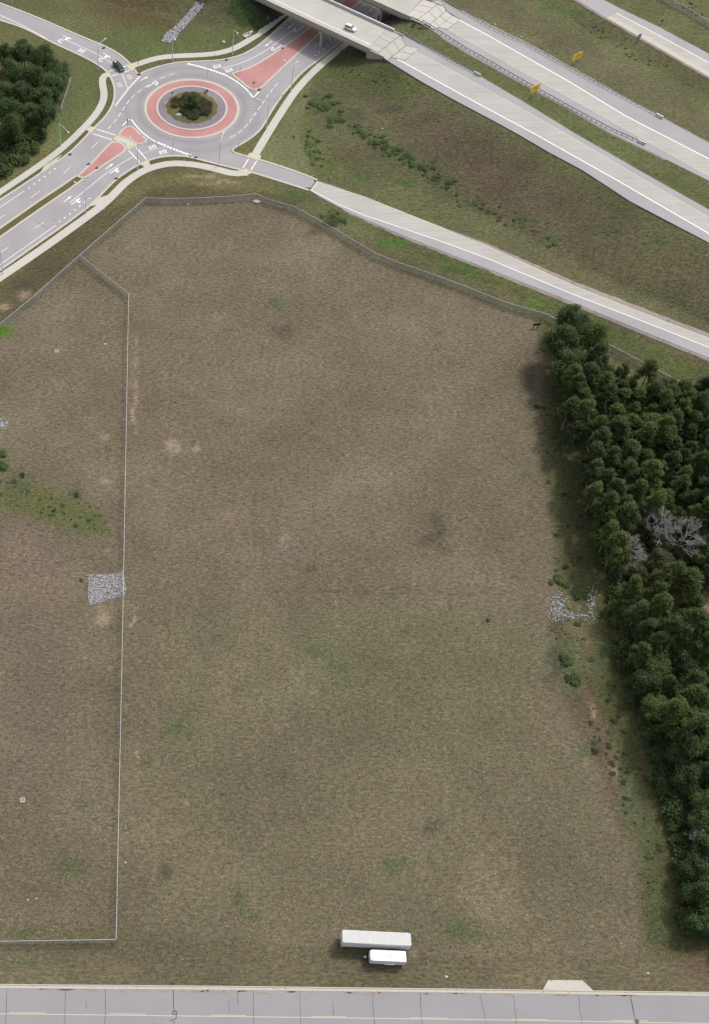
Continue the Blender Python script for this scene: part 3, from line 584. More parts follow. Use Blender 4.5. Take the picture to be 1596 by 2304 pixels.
arrow(152.6, 448, 166, 437, 'ahead', 4); arrow(246.6, 374.6, 262, 363, 'ahead', 4); arrow(171, 453, 185, 442, 'aheadright', 4.6); arrow(258, 384, 272, 374, 'aheadright', 4.6)
arrow(604, 99, 594, 106, 'ahead', 4.4); arrow(654, 59, 644, 67, 'ahead', 4.4); arrow(620, 108, 608, 116, 'hook', 4.6); arrow(670, 66, 658, 75, 'hook', 4.6)
arrow(138, 93, 128, 88, 'u'); arrow(228, 135, 218, 130, 'u'); arrow(152, 84.5, 162, 89, 'aheadright', 4.2); arrow(241, 125, 250, 131, 'aheadright', 4.2)
arrow(325, 177, 335, 172, 'ahead', 3.6); arrow(346, 191, 357, 184, 'hook', 4.4); arrow(834, 24, 841, 18, 'ahead', 2.6)
def word(txt, u, v, u2, v2, width, height, m='paint'):
    cu = bpy.data.curves.new('t', 'FONT'); cu.body = txt; cu.align_x = 'CENTER'; cu.align_y = 'CENTER'; cu.size = 1; cu.offset = .018
    to = bpy.data.objects.new('t', cu); COL.objects.link(to); dg = bpy.context.evaluated_depsgraph_get(); dg.update()
    me = bpy.data.meshes.new_from_object(to.evaluated_get(dg)); bpy.data.objects.remove(to)
    xs_ = [q.co.x for q in me.vertices]; ys_ = [q.co.y for q in me.vertices]; sx = width/(max(xs_)-min(xs_)); sy = height/(max(ys_)-min(ys_))
    c = W(u, v); d = W(u2, v2)-c; a = math.atan2(d[1], d[0])-math.pi/2
    me.transform(Matrix.Translation((c[0], c[1], ZM))@Matrix.Rotation(a, 4, 'Z')@Matrix.Diagonal((sx, sy, 0, 1)))
    me.materials.clear(); me.materials.append(M[m]); o = bpy.data.objects.new('painted_word', me); COL.objects.link(o); o.parent = road; return o
word('YIELD', 342.6, 331.6, 360, 327, 2.2, 2.6); word('YIELD', 366, 342, 385, 338, 2.2, 2.6); word('YIELD', 490, 149.5, 470, 153, 2.2, 2.8); word('YIELD', 516.5, 158, 497, 163, 2.2, 2.8)
word('YIELD', 292, 173, 298, 185, 2.0, 2.4, 'paint_thin'); word('YIELD', 270, 191, 276, 203, 2.0, 2.4, 'paint_thin'); word('ONLY', 183, 114.5, 200, 122, 2.4, 2.6)
# drain inlets and pavement cracks
for u, v in [(157.5, 348), (200, 370), (218, 379), (233.5, 108.5), (510, 135.2), (583, 202), (262, 402.5), (441, 355), (313, 168), (636, 109.5)]:
    p = W(u, v); MB().box((p[0], p[1], .1), (1.1, .8, .18), .6).build('drain_inlet', 'grate', road)
def crack(pl, wd=.09, par=None, z=ZM+.002, m='seal'):
    p = resample(np.array(WL(pl)), step=1.2); p[1:-1, :2] += rng.normal(0, .04, (len(p)-2, 2)); n = normals2(p); ww = wd*(.7+.6*rng.random(len(p)))[:, None]
    a = p.copy(); b = p.copy(); a[:, :2] += n*ww/2; b[:, :2] -= n*ww/2; a[:, 2] = z; b[:, 2] = z; k = len(p); up = np.cross(a[1]-a[0], b[0]-a[0])[2] > 0
    return MB().add(list(a)+list(b), [((i, i+1, k+i+1, k+i) if up else (k+i, k+i+1, i+1, i)) for i in range(k-1)]).build('crack', m, par or road)
M['hair'] = mat('hairline_crack', (.17, .16, .17), .2, 3.0, .9)
for pl in [[(469, 146), (466, 178)], [(392, 310), (388, 334)], [(548, 250), (580, 249)], [(410, 163), (411, 176)], [(77, 495), (108, 517)], [(113, 490), (125, 497)], [(390, 322), (387, 349)], [(258, 250), (285, 252)]]: crack(pl, .14, m='hair')

# street along the bottom
sb_top = [(-200, 2221), (0, 2223), (500, 2227), (1000, 2233), (1596, 2241), (1800, 2245)]
pt = np.array(WL(sb_top)); pt2 = pt.copy(); pt2[:, 1] -= 13.0; a = resample(pt, n=60); b = resample(pt2, n=60); a[:, 2] = .03; b[:, 2] = .03
M['street'] = mat('street_asphalt', (.29, .275, .285), .07, 2.0, .9, big=.05)
street = struct(MB().strip(a, b, .4).build('street', 'street'))
kerb([(u, v) for u, v in sb_top], street, 1, .55, .06, 'gutter', it=0, name='gutter')
kp = np.array(WL(sb_top)); kp[:, 1] += .56; kerb(kp, street, 1, .2, .17, 'kerb', it=0)
kp = pt2.copy(); kerb(kp, street, -1, .7, .12, 'gutter', it=0, name='gutter')
mline([(-200, 2278), (0, 2281), (500, 2287), (1100, 2294.5), (1596, 2303), (1800, 2307)], .15, 'paint_y', parent=street, z=.036, it=0)
for k in range(8):
    u = 22+226*k; v = 2278+u*.0135-(.5 if k else 0); mline([(u, v), (u+80, v+80*.0125)], .12, 'paint_y', 'centre_dash', street, .036)
for u0, u1, v0, v1 in [(16, 11, 2224, 2330), (148, 146.5, 2225, 2330), (237, 235, 2225, 2330), (515, 517, 2250, 2275), (570, 572, 2229, 2330), (534, 536, 2232, 2262), (674, 678, 2230, 2330), (748, 750, 2256, 2284), (838, 846, 2232, 2330), (946, 953, 2233, 2330), (1080, 1098, 2236, 2330), (1155, 1164, 2238, 2330), (1302, 1314, 2238, 2330), (194, 195, 2252, 2271)]:
    crack([(u0, v0), ((u0+u1)/2+random.uniform(-1.5, 1.5), (v0+v1)/2), (u1, v1)], .09, street, .037)
crack([(390, 2227), (392, 2274)], .15, street, .037); crack([(398, 2276), (399, 2288), (394, 2296), (383, 2297)], .15, street, .0372); crack([(392, 2297), (393, 2330)], .15, street, .0374)
crack([(1418, 2240), (1424, 2268), (1428, 2290)], .17, street, .037); crack([(1433, 2296), (1432, 2330)], .17, street, .037)
for u, v in ((393, 2279), (1433, 2298)):
    p = W(u, v); MB().ring(p, .36, .52, .0, .0385, 20).build('manhole_seal', 'seal', street); MB().ring(p, .02, .35, .0, .037, 20).build('manhole_cover', 'asphalt_dark', street)
M['stain'] = mat('faint_oil_stain', (.22, .205, .225), .15, 1.2, .9)
M['leaflitter'] = mat('dry_leaf_litter', (.34, .27, .20), .3, 4, 1)
for _ in range(70):
    u = random.uniform(0, 1500); v = 2224.5+u*.011+random.uniform(-1.5, 4.5)*random.random(); p = W(u, v); L_ = random.uniform(.3, 1.6)
    MB().prism([(p[0]+math.cos(t)*L_*random.uniform(.6, 1), p[1]+math.sin(t)*.16*random.uniform(.5, 1), 0) for t in np.linspace(0, 5.6, 8)], .0, .075).build('leaf_litter', 'leaflitter', street)

# ------------------------------------------------------------------ freeway and ramps
def ribbon(a, b, m, name, parent=None, depth=1.2, dz=0.0):
    A = RIB[a].copy(); B = RIB[b].copy(); A[:, 2] += dz; B[:, 2] += dz
    return MB().strip(A, B, depth).build(name, m, parent)
M['lane'] = mat('freeway_concrete', (.405, .39, .37), .15, 1.0, .85, big=.05, stretch=(math.atan2(-HD[1], HD[0]), (.05, 1.2, 1)))
M['lane2'] = mat('freeway_concrete_cream', (.41, .395, .365), .15, 1.0, .85, big=.05, stretch=(math.atan2(-HD[1], HD[0]), (.05, 1.2, 1)))
hw1 = struct(ribbon('nw', 'ny', 'lane', 'freeway')); ribbon('no', 'nw', 'shoulder', 'shoulder', hw1); ribbon('ny', 'ni', 'shoulder', 'shoulder', hw1)
hw2 = struct(ribbon('fy', 'fw', 'lane2', 'freeway')); ribbon('fo', 'fy', 'shoulder', 'shoulder', hw2); ribbon('fw', 'fi', 'shoulder', 'shoulder', hw2)
hw3 = struct(ribbon('3y', '3w', 'lane2', 'ramp_road')); ribbon('3o', '3y', 'kerb', 'shoulder', hw3); ribbon('3w', '3i', 'shoulder', 'shoulder', hw3)
rmp = struct(ribbon('pw', 'pc', 'lane2', 'ramp_road')); ribbon('po', 'pw', 'shoulder', 'shoulder', rmp); ribbon('pc', 'pi', 'pinkgravel', 'gravel_shoulder', rmp)
def vergestrip(a, off0, off1, parent, m='pinkgravel', dz=-.12, name='gravel_verge', s0=0, s1=None):
    P_ = RIB[a][s0:s1].copy(); n = normals2(P_); k = .10*np.sin(np.arange(len(P_))*1.3)+.08*np.sin(np.arange(len(P_))*2.9)
    A = P_.copy(); B = P_.copy(); A[:, :2] += n*off0; B[:, :2] += n*(off1+k*np.sign(off1))[:, None]; A[:, 2] += dz*.4; B[:, 2] += dz-.15
    return MB().strip(A, B, .5).build(name, m, parent)
vergestrip('ni', 0, 1.3, hw1, s0=8); vergestrip('fo', 0, -1.5, hw2, s0=10, s1=66); vergestrip('fi', 0, 1.1, hw2, s0=8); vergestrip('pi', 0, .5, rmp, s0=10); vergestrip('po', 0, -1.0, rmp, s0=8); vergestrip('3i', 0, 1.0, hw3); vergestrip('3o', 0, -.8, hw3, dz=-.1)
def ribline(a, off, wd, m, parent, s0=0, dz=.008):
    P_ = RIB[a][s0:].copy(); n = normals2(P_); A = P_.copy(); B = P_.copy(); A[:, :2] += n*(off-wd/2); B[:, :2] += n*(off+wd/2); A[:, 2] += dz; B[:, 2] += dz
    k = len(A); up = np.cross(A[1]-A[0], B[0]-A[0])[2] > 0
    return MB().add(list(A)+list(B), [((i, i+1, k+i+1, k+i) if up else (k+i, k+i+1, i+1, i)) for i in range(k-1)]).build('edge_line', m, parent)
ribline('nw', .3, .4, 'paint', hw1); ribline('ny', -.3, .2, 'paint_y', hw1); ribline('fw', -.3, .4, 'paint', hw2); ribline('fy', .3, .2, 'paint_y', hw2)
ribline('3w', -.25, .3, 'paint', hw3); ribline('3y', .25, .2, 'paint_y', hw3); ribline('pw', .2, .26, 'paint', rmp); ribline('pc', -.25, .22, 'paint_y', rmp)
# lane joint between the two freeway lanes, dashed
for A, B, par in (('nw', 'ny', hw1), ('fy', 'fw', hw2)):
    mid = resample((RIB[A]+RIB[B])/2, step=12.2)
    for i in range(0, len(mid)-1):
        d = (mid[i+1]-mid[i])/np.linalg.norm(mid[i+1]-mid[i]); n = np.array([-d[1], d[0], 0])*.06; p = mid[i]+[0, 0, .008]; q = p+d*3.0
        MB().add([p-n, q-n, q+n, p+n], [(0, 1, 2, 3)]).build('lane_dash', 'paint_thin', par)
# asphalt nose at the two ramp starts
def quad(pl, zf, m, name, par, dz): 
    P_ = S3(pl, zf, dz); return MB().poly(P_).build(name, m, par)
quad([(1180, -75), (1299, 0), (1367, 40), (1390, 28.5), (1336, 0), (1222, -75)], zr3, 'shoulder', 'asphalt_patch', hw3, .012)

# approach slabs
def panels(rows, cuts, zf, par, m='concrete'):
    rows = [[np.array(Wf(u, v, zf)) for u, v in r_] for r_ in rows]
    for i in range(len(rows)-1):
        a0, a1 = rows[i]; b0, b1 = rows[i+1]; cs = cuts[i]
        for k in range(len(cs)-1):
            q = [a0+(a1-a0)*cs[k], a0+(a1-a0)*cs[k+1], b0+(b1-b0)*cs[k+1], b0+(b1-b0)*cs[k]]; c = sum(q)/4
            q = [p+(c-p)/np.linalg.norm(c-p)*.14 for p in q]; top = [p+[0, 0, .035] for p in q]; bot = [p-[0, 0, .05] for p in q]
            b = MB().add(top+bot, [(0, 1, 2, 3), (0, 4, 5, 1), (1, 5, 6, 2), (2, 6, 7, 3), (3, 7, 4, 0)])
            nrm = np.cross(top[1]-top[0], top[2]-top[0])[2]
            if nrm < 0: b.f = [f[::-1] for f in b.f]
            b.build('approach_slab', m, par)
M['slabw'] = mat('pale_slab', (.50, .475, .435), .06, 1.0, .85)
panels([[(872, 64.5), (830, 107.5)], [(901, 80), (851, 119)], [(914.5, 102), (872, 136)]], [(0, .22, .44, .72, .78, 1), (0, .05, .33, .68, .75, 1)], zhw, hw1)
panels([[(914.5, 102), (881, 129)], [(944, 109), (911, 136)]], [(0, .5, 1)], zhw, hw1)
bs = quad([(872.5, 64), (829.5, 108), (872, 136.5), (881, 130), (911, 136.5), (944.5, 108.5), (915, 101.5), (902, 79)], zhw, 'seal', 'joint_bed', hw1, .012)
panels([[(951, -1), (917, 33)], [(993, 4), (940, 44)], [(1004, 25), (964, 57)], [(1018, 35), (977, 69)]], [(0, .35, .65, 1), (0, .2, .55, 1), (0, .35, .7, 1)], zhw, hw2, 'slabw')
panels([[(1018, 35), (986, 61)], [(1037, 44), (1007, 66)]], [(0, .5, 1)], zhw, hw2, 'slabw')
quad([(951, -2), (917, 33.5), (977, 69.6), (986, 61.5), (1007, 66.6), (1037.5, 43.6), (1005, 24), (994, 3)], zhw, 'seal', 'joint_bed', hw2, .012)
quad([(697, 428), (701, 431), (717, 411), (713, 407)], zramp, 'slabw', 'approach_slab', rmp, .02)
mline([(696.5, 428), (712.5, 406.5)], .35, 'seal', 'joint', rmp, .02, zf=zramp)

# ------------------------------------------------------------------ bridges
def bridge(label, off0, width, length, slopes):
    b = empty('bridge', label, 'bridge')
    def pt(s, o, z): p = AB+HD*s+HN*o; return (p[0], p[1], z)
    def slab(o0, o1, s0, s1, z0, z1, name, m='bridge'):
        return MB().prism([pt(s0, o0, 0), pt(s1, o0, 0), pt(s1, o1, 0), pt(s0, o1, 0)], z0, z1).build(name, m, b)
    s0, s1 = -length, 0.0
    slab(off0+.44, off0+width-.44, s0, s1-.02, 7.75, 8.0, 'deck', 'concrete')
    for o in (off0, off0+width-.42):                        # parapets with a sloped inner face and a coping
        inner = 1 if o == off0 else -1
        oo = [o, o+.42] if inner == 1 else [o, o+.42]
        slab(oo[0], oo[1], s0, s1+.8, 7.55, 8.72, 'parapet', 'bridge' if inner == 1 else 'parapetw')
        slab(oo[0]-.05, oo[1]+.05, s0, s1+.8, 8.72, 8.92, 'coping', 'concrete' if inner == 1 else 'parapetw')
        e = o if inner == 1 else o+.42
        slab(min(e, e-inner*.25), max(e, e-inner*.25), s0, s1, 7.45, 7.72, 'deck_edge', 'concrete')
    ng = 6
    for k in range(ng):
        o = off0+.55+k*(width-1.7)/(ng-1)
        slab(o, o+.6, s0, s1, 6.25, 6.5, 'girder'); slab(o+.2, o+.4, s0, s1, 6.5, 7.3, 'girder_web'); slab(o-.1, o+.7, s0, s1, 7.3, 7.74, 'girder_top')
    for o in (off0+.6, off0+width*.36, off0+width*.66, off0+width-1.6):
        sp = slopes; p = pt(sp+ (o-off0)*0.16, o+.6, 0)
        MB().tube([(p[0], p[1], -.3), (p[0], p[1], 5.2)], .52, 16).build('column', 'concrete', b)
    slab_s = slopes
    c0 = pt(slab_s-.1, off0+.2, 0); c1 = pt(slab_s+(width)*.16-.1, off0+width-.2, 0)
    d = np.array(c1)-np.array(c0); ang = math.atan2(d[1], d[0]); MB().box(((c0[0]+c1[0])/2, (c0[1]+c1[1])/2, 5.7), (np.linalg.norm(d), 1.3, 1.05), ang).build('pier_cap', 'bridge', b)
    slab(off0+.3, off0+width-.3, s1-.5, s1+.9, 0, 7.7, 'abutment'); slab(off0+.3, off0+width-.3, s0-.9, s0+.3, 0, 7.7, 'abutment')
    slab(off0+.02, off0+.5, s1+.3, s1+6.5, 2, 8.25, 'wing_wall'); slab(off0+width-.5, off0+width-.02, s1+.3, s1+5, 2, 8.25, 'wing_wall')
    return b
M['parapetw'] = mat('pale_parapet', (.58, .585, .59), .06, .8, .8)
br1 = bridge('concrete freeway bridge carrying the white car over the divided road', 0.0, 15.6, 56, -20.5)
br2 = bridge('concrete freeway bridge without cars, behind the one carrying the white car', 25.6, 15.0, 60, -12.0)
for o, par in ((5.0, br1), (10.6, br1), (30.5, br2), (36, br2)):
    for k in range(6):
        p = AB-HD*(4+k*12)+HN*(o); q = p-HD*3; n = HN*.06
        if k*12 < 50: MB().add([(*(p-n), 8.006), (*(q-n), 8.006), (*(q+n), 8.006), (*(p+n), 8.006)], [(3, 2, 1, 0)]).build('lane_dash', 'paint_thin', par)
for o, m, par in ((3.3, 'paint', br1), (13.2, 'paint_y', br1), (28.3, 'paint_y', br2)):
    p = AB+HN*o; q = p-HD*55; n = HN*.13; MB().add([(*(p-n), 8.006), (*(q-n), 8.006), (*(q+n), 8.006), (*(p+n), 8.006)], [(3, 2, 1, 0)]).build('edge_line', m, par)

# ------------------------------------------------------------------ guardrails
def guardrail(label, pl, zf, side, turned):
    p = resample(S3(pl, zf), step=1.9); g = empty('guardrail', label, 'guardrail', tuple(p[0])); o0 = p[0]
    n = normals2(p)*side; b = MB()
    prof = [(0, .42), (.08, .48), (.0, .56), (.0, .6), (.08, .68), (0, .76)]
    k = len(prof)
    for i in range(len(p)): b.v += [(p[i, 0]-o0[0]+n[i, 0]*q[0], p[i, 1]-o0[1]+n[i, 1]*q[0], p[i, 2]-o0[2]+q[1]) for q in prof]
    b.f = [(i*k+j, (i+1)*k+j, (i+1)*k+j+1, i*k+j+1) for i in range(len(p)-1) for j in range(k-1)]
    b.build('rail', 'galv', g)
    pm = MB().box((0, 0, .25), (.16, .2, 1.0)).mesh('post'); pm.materials.append(M['wood']); bm_ = MB().box((0, 0, .6), (.16, .2, .38)).mesh('block'); bm_.materials.append(M['wood'])
    a = math.atan2(HD[1], HD[0])
    for i in range(len(p)):
        q = p[i]-o0; inst(pm, 'post', g, (q[0]-n[i, 0]*.36, q[1]-n[i, 1]*.36, q[2]), a); inst(bm_, 'block', g, (q[0]-n[i, 0]*.14, q[1]-n[i, 1]*.14, q[2]), a)
    e = p[-1]-o0; f = p[-2]-o0
    MB().bar((f[0], f[1], f[2]+.6), (e[0]+(e[0]-f[0])*.4, e[1]+(e[1]-f[1])*.4, e[2]+.6), .45, .5).build('end_terminal', 'galv', g)
    return g
guardrail('guardrail ending beside the grass median, on the carriageway nearer the field', [(905, 74), (960, 106), (1020, 141), (1077, 170)], zhw, -1, 0)
guardrail('guardrail between the grass median and the farther carriageway, beside a yellow sign', [(952, 49), (990, 73), (1051, 112), (1100, 139), (1200, 196), (1300, 252), (1378, 293), (1448, 324)], zhw, 1, 0)
guardrail('guardrail along the outer shoulder of the farther carriageway, below the other yellow sign', [(995, -2), (1100, 62), (1193, 106), (1317, 175), (1400, 219), (1487, 265)], zhw, -1, 0)

# ------------------------------------------------------------------ fences
HF = 2.25
def link_panel(L=3.0, wd=.013):
    b = MB(); sp = .085
    for sgn in (1, -1):
        x = -HF
        while x < L:
            x0, x1 = x, x+HF
            z0, z1 = 0.0, HF
            if x0 < 0: z0 = -x0; x0 = 0
            if x1 > L: z1 = HF-(x1-L); x1 = L
            if x1 > x0:
                if sgn < 0: x0, x1 = L-x0, L-x1
                t = wd*.7; y = .006*sgn
                b.add([(x0-t, y, z0), (x0+t, y, z0), (x1+t, y, z1), (x1-t, y, z1)], [(0, 1, 2, 3)])
            x += sp
    me = b.mesh('chain_link_panel'); me.materials.append(M['wire']); return me
PANEL = link_panel(); PANEL2 = link_panel(wd=.005); POST = MB().tube([(0, 0, -.2), (0, 0, HF+.08)], .045, 8).mesh('post'); POST.materials.append(M['galv'])
RAIL = MB().tube([(0, 0, HF), (1, 0, HF)], .05, 6).mesh('top_rail'); RAIL.materials.append(M['rail'])
def fence(label, pl, group=None, hs=1.0, thin=99):
    pts = [np.array(Wg(u, v)) for u, v in pl]; f = empty('chain_link_fence', label, 'fence', tuple(pts[0]), group=group); o0 = pts[0]
    inst(POST, 'post', f, (0, 0, 0), 0, (1, 1, hs))
    for si, (a, b) in enumerate(zip(pts[:-1], pts[1:])):
        L = np.linalg.norm((b-a)[:2]); n = max(1, round(L/3.0)); ang = math.atan2(b[1]-a[1], b[0]-a[0])
        for k in range(n):
            p = a+(b-a)*k/n-o0; q = a+(b-a)*(k+1)/n-o0
            for s in (p, q): s[2] = float(hz(s[0]+o0[0], s[1]+o0[1]))-o0[2]
            slope = q[2]-p[2]; d = L/n
            for me_ in (PANEL if si < thin else PANEL2, RAIL):
                x = inst(me_, me_.name.split('.')[0], f, tuple(p), 0); lx = 1.0 if me_ is RAIL else 3.0
                x.rotation_euler = (0, -math.atan2(slope, d), ang); x.scale = (math.hypot(d, slope)/lx, 1, hs)
            inst(POST, 'post', f, tuple(q), 0, (1, 1, hs))
    return f
fence('chain-link perimeter fence bending round the field past the roundabout and the ramp', [(-70, 796), (0, 742), (75, 680), (180, 586), (262, 514), (328, 457), (380, 459), (455, 457), (531, 453), (574, 447), (600, 459), (662, 477), (750, 526), (844, 582), (891, 601), (963, 626), (1039, 654), (1135, 692), (1222, 717), (1378, 793), (1478, 846), (1545, 880)])
fence('straight chain-link fence dividing the field beside the square of grey stones', [(181, 586), (235, 630), (290, 672), (283, 1060), (276, 1450), (262, 2121)], thin=2)
fence('chain-link fence parallel to the street at the foot of the dividing fence', [(262, 2121), (0, 2125), (-100, 2127)])
fence('short low chain-link fence at the edge of the broadleaf grove', [(138, 252), (147, 223), (161, 184)], hs=.8)
fence('chain-link fence on the far verge beyond the farther ramp', [(1440, -35), (1493, 3), (1540, 29), (1600, 65), (1680, 106)])

# ------------------------------------------------------------------ street lamps
def lamp(label, base, heads, h=9.9, z=.12):
    p = W(*base, z); o = empty('street_lamp', label, 'street lamp', tuple(p))
    MB().tube([(0, 0, 0), (0, 0, .7), (0, 0, h)], [.15, .15, .09], 10).build('pole', 'pole', o)
    MB().tube([(0, 0, -.05), (0, 0, .12)], .28, 10).build('base_flange', 'galv', o)
    for hu, hv in heads:
        q = W(hu, hv, h+.7+z)-p; d = q/np.linalg.norm(q[:2]); d[2] = 0
        arm = MB(); arm.tube([(0, 0, h-.25), (q[0]*.3, q[1]*.3, h+.35), (q[0]*.65, q[1]*.65, h+.62), (q[0]*.9, q[1]*.9, h+.68)], [.08, .075, .065, .055], 8).build('arm', 'pole', o)
        a = math.atan2(d[1], d[0]); MB().box((q[0]*.95, q[1]*.95, h+.68), (1.0, .38, .16), a).build('lamp_head', 'pole', o, bevel=.04)
LG = None
lamp('double-armed street lamp beside the path near the bridge', (655, 204), [(640, 135), (670, 138)])
lamp('street lamp with one arm over the roundabout lane by the bridge exit', (600, 289), [(579, 222)])
lamp('street lamp in the narrow verge between the roundabout and the path along the field', (493, 372), [(504, 297)], 9.5)
lamp('street lamp on the path directly in front of the lower end of the rock channel', (388, 137), [(395, 89)])
lamp('street lamp on the path beside the culvert outlet near the bridge', (523, 122), [(534.5, 75)])
lamp('street lamp leaning over the lane behind the dark pickup truck', (222, 157), [(238, 86.5)])
lamp('street lamp behind the path along the exit lanes, near the low thicket', (137, 328), [(155, 298)], 9.0)
lamp('street lamp beside the path, its arm over the grass median of the divided road', (194, 479), [(168, 409)])
lamp('street lamp at the crosswalk, arm over the red splitter island', (310, 382), [(292, 307)])
lamp('street lamp beside the path farthest along the divided road from the roundabout', (7, 615), [(-22, 552)])

# ------------------------------------------------------------------ signs
def big_sign(label, b1, b2, w_, h_, z0, m, rows, post='greenpost', name='road_sign', zf=None, frame='yellow', rowm='yellowd', ang=None):
    p = np.array(Wg(*b1)); q = np.array(Wg(*b2)); c = (p+q)/2; o = empty(name, label, 'sign', tuple(c))
    a = math.atan2(q[1]-p[1], q[0]-p[0]) if ang is None else ang; co, si = math.cos(a), math.sin(a)
    def L(x, y, z): return (x*co-y*si, x*si+y*co, z)
    for s in (-1, 1): MB().box(L(s*w_*.28, .12, (z0+h_)/2-.2), (.16, .16, z0+h_), a).build('post', post, o)
    MB().box(L(0, 0, z0+h_/2), (w_, .06, h_), a).build('panel', frame, o)
    MB().box(L(0, -.04, z0+h_/2), (w_*.94, .03, h_*.92), a).build('face', m, o)
    for z, wd, x in rows: MB().box(L(x*w_, -.062, z0+h_*z), (w_*wd, .012, h_*.12), a).build('lettering', rowm, o)
    return o
M['cream'] = mat('pale_yellow_border', (.93, .76, .32), .04, 1, .5, coord='obj')
aN = math.atan2(HN[1], HN[0])
big_sign('yellow roadside sign on two posts in the grass median between the carriageways', (1194, 221), (1205, 213), 4.6, 2.6, 2.0, 'yellow', [(.68, .5, 0), (.42, .55, .02)], frame='cream', ang=.62)
big_sign('yellow roadside sign on two posts in the grass beyond the farther guardrail', (1289, 148), (1299, 141), 4.6, 2.6, 1.9, 'yellow', [(.68, .5, 0), (.42, .55, .02)], frame='cream', ang=.62)
big_sign('small blue sign with white symbols beside the farther ramp', (1433, 96), (1436, 95), 1.6, 1.9, 1.6, 'blue', [(.75, .4, .1), (.4, .5, -.1)], 'greenpost', frame='blue', rowm='white', ang=.5)
big_sign('small pale sign on two legs on the far verge beyond the farther ramp', (1485, 55), (1489, 55), 1.1, 1.0, 1.1, 'signback', [], 'galv', frame='rockw', ang=.4)
big_sign('dark board on two posts at the field corner by the trees', (1200, 738), (1212, 736), 2.3, 1.0, .9, 'signback', [], 'dark', frame='signback', name='notice_board', ang=.1)
def small_sign(label, u, v, kind, h=2.3, ang=0.0, group=None, z=.18):
    p = W(u, v, z); o = empty('road_sign', label, 'sign', tuple(p), group=group); co, si = math.cos(ang), math.sin(ang)
    MB().box((0, 0, h/2), (.08, .08, h), ang).build('post', 'galv' if kind != 'dark' else 'dark', o)
    y = -.06; c = (-y*si, y*co, h-.25)
    if kind == 'round': 
        b = MB(); b.tube([(c[0]+.02*si, c[1]-.02*co, h-.1), (c[0]-.02*si, c[1]+.02*co, h-.1)], .48, 16).build('plate', 'green', o); b = MB(); b.box((c[0]+.04*si, c[1]-.04*co, h-.1), (.7, .02, .22), ang).build('plate', 'white', o)
    elif kind == 'yield':
        for m_, s, yy in (('signred', .62, 0), ('white', .42, -.025)):
            tri = [(-s, .36*s/.62), (s, .36*s/.62), (0, -.72*s/.62)]; vs = [(c[0]+x*co-(dy+yy)*-si*-1, c[1]+x*si+(dy+yy)*co, h-.2+zz) for dy in (-.015, .015) for x, zz in tri]
            MB().add(vs, [(2, 1, 0), (3, 4, 5), (0, 1, 4, 3), (1, 2, 5, 4), (2, 0, 3, 5)]).build('plate', m_, o)
    else:
        MB().box(c, (.75, .04, .8), ang).build('plate', {'dark': 'signback', 'white': 'white', 'yellow': 'yellow'}[kind], o)
    return o
small_sign('round green and white sign on the tip of the red island by the bridge road', 570.5, 200, 'round', 2.6)
small_sign('thin dark sign seen edge-on at the corner of the bridge-side red island', 540, 166, 'dark', 2.6, 1.4)
small_sign('thin dark sign on the grass corner between the roundabout and the ramp', 536.5, 337, 'dark', 2.8, 1.5)
small_sign('dark sign on the point of the small red island beside the exit lane', 287, 282, 'dark', 2.4, 1.0, z=.2)
small_sign('small white sign alone amid the red island by the crosswalk', 318, 313, 'white', 1.8, .5)
small_sign('small white sign at the outer corner of the red island by the yield line', 337.5, 319, 'white', 1.2, .5)
small_sign('small dark sign on the roundabout gravel ring, on the pickup side', 387.5, 216, 'dark', 1.6, .9, z=.35)
small_sign('small dark sign on the roundabout gravel ring, on the bridge side', 466, 210, 'dark', 1.4, -.5, z=.35)
small_sign('small white sign on the gravel ring beside the shrubs facing the pickup', 372.5, 238, 'white', 1.5, 1.1, z=.35)
small_sign('slim dark sign at the path end beside the dark pickup', 311, 152, 'dark', 2.3, 1.3)
small_sign('slim dark sign in the verge beside the path, by the upper yield blocks', 484, 132, 'dark', 2.2, 1.5)
def flat_sign(label, u, v, ang):
    p = W(u, v, .1); o = empty('fallen_sign', label, 'sign', tuple(p), ang)
    MB().box((0, 0, .5), (1.2, .5, .06)).build('plate', 'white', o); MB().box((.75, .05, .45), (.5, .42, .08)).build('reflector', 'signred', o); MB().box((0, 0, .2), (.12, .12, .5)).build('post', 'galv', o); return o
small_sign('red-bordered yield sign at the kerb by the yield blocks nearest the field', 428, 358, 'yield', 1.6, -.4)
small_sign('red-bordered yield sign in the verge by the exit toward the bridge', 636, 224, 'yield', 1.9, .5)
# delineator posts
for i, (u, v, zf) in enumerate([(1237, 353, zhw), (1591, 576, zhw), (1060, 592, zramp), (1491, 768, zramp), (1400, 18, zr3), (1339, 181, zhw), (744, 404, zramp), (28, 9, None), (1127, 193, zhw), (603, 44, None)]):
    p = Wg(u, v); o = empty('delineator_post', 'thin white delineator post at the road edge', 'marker post', tuple(p), group='white delineator posts')
    MB().box((0, 0, .6), (.12, .05, 1.2)).build('post', 'white', o); MB().box((0, -.03, 1.05), (.1, .02, .2)).build('reflector', 'lampw', o)

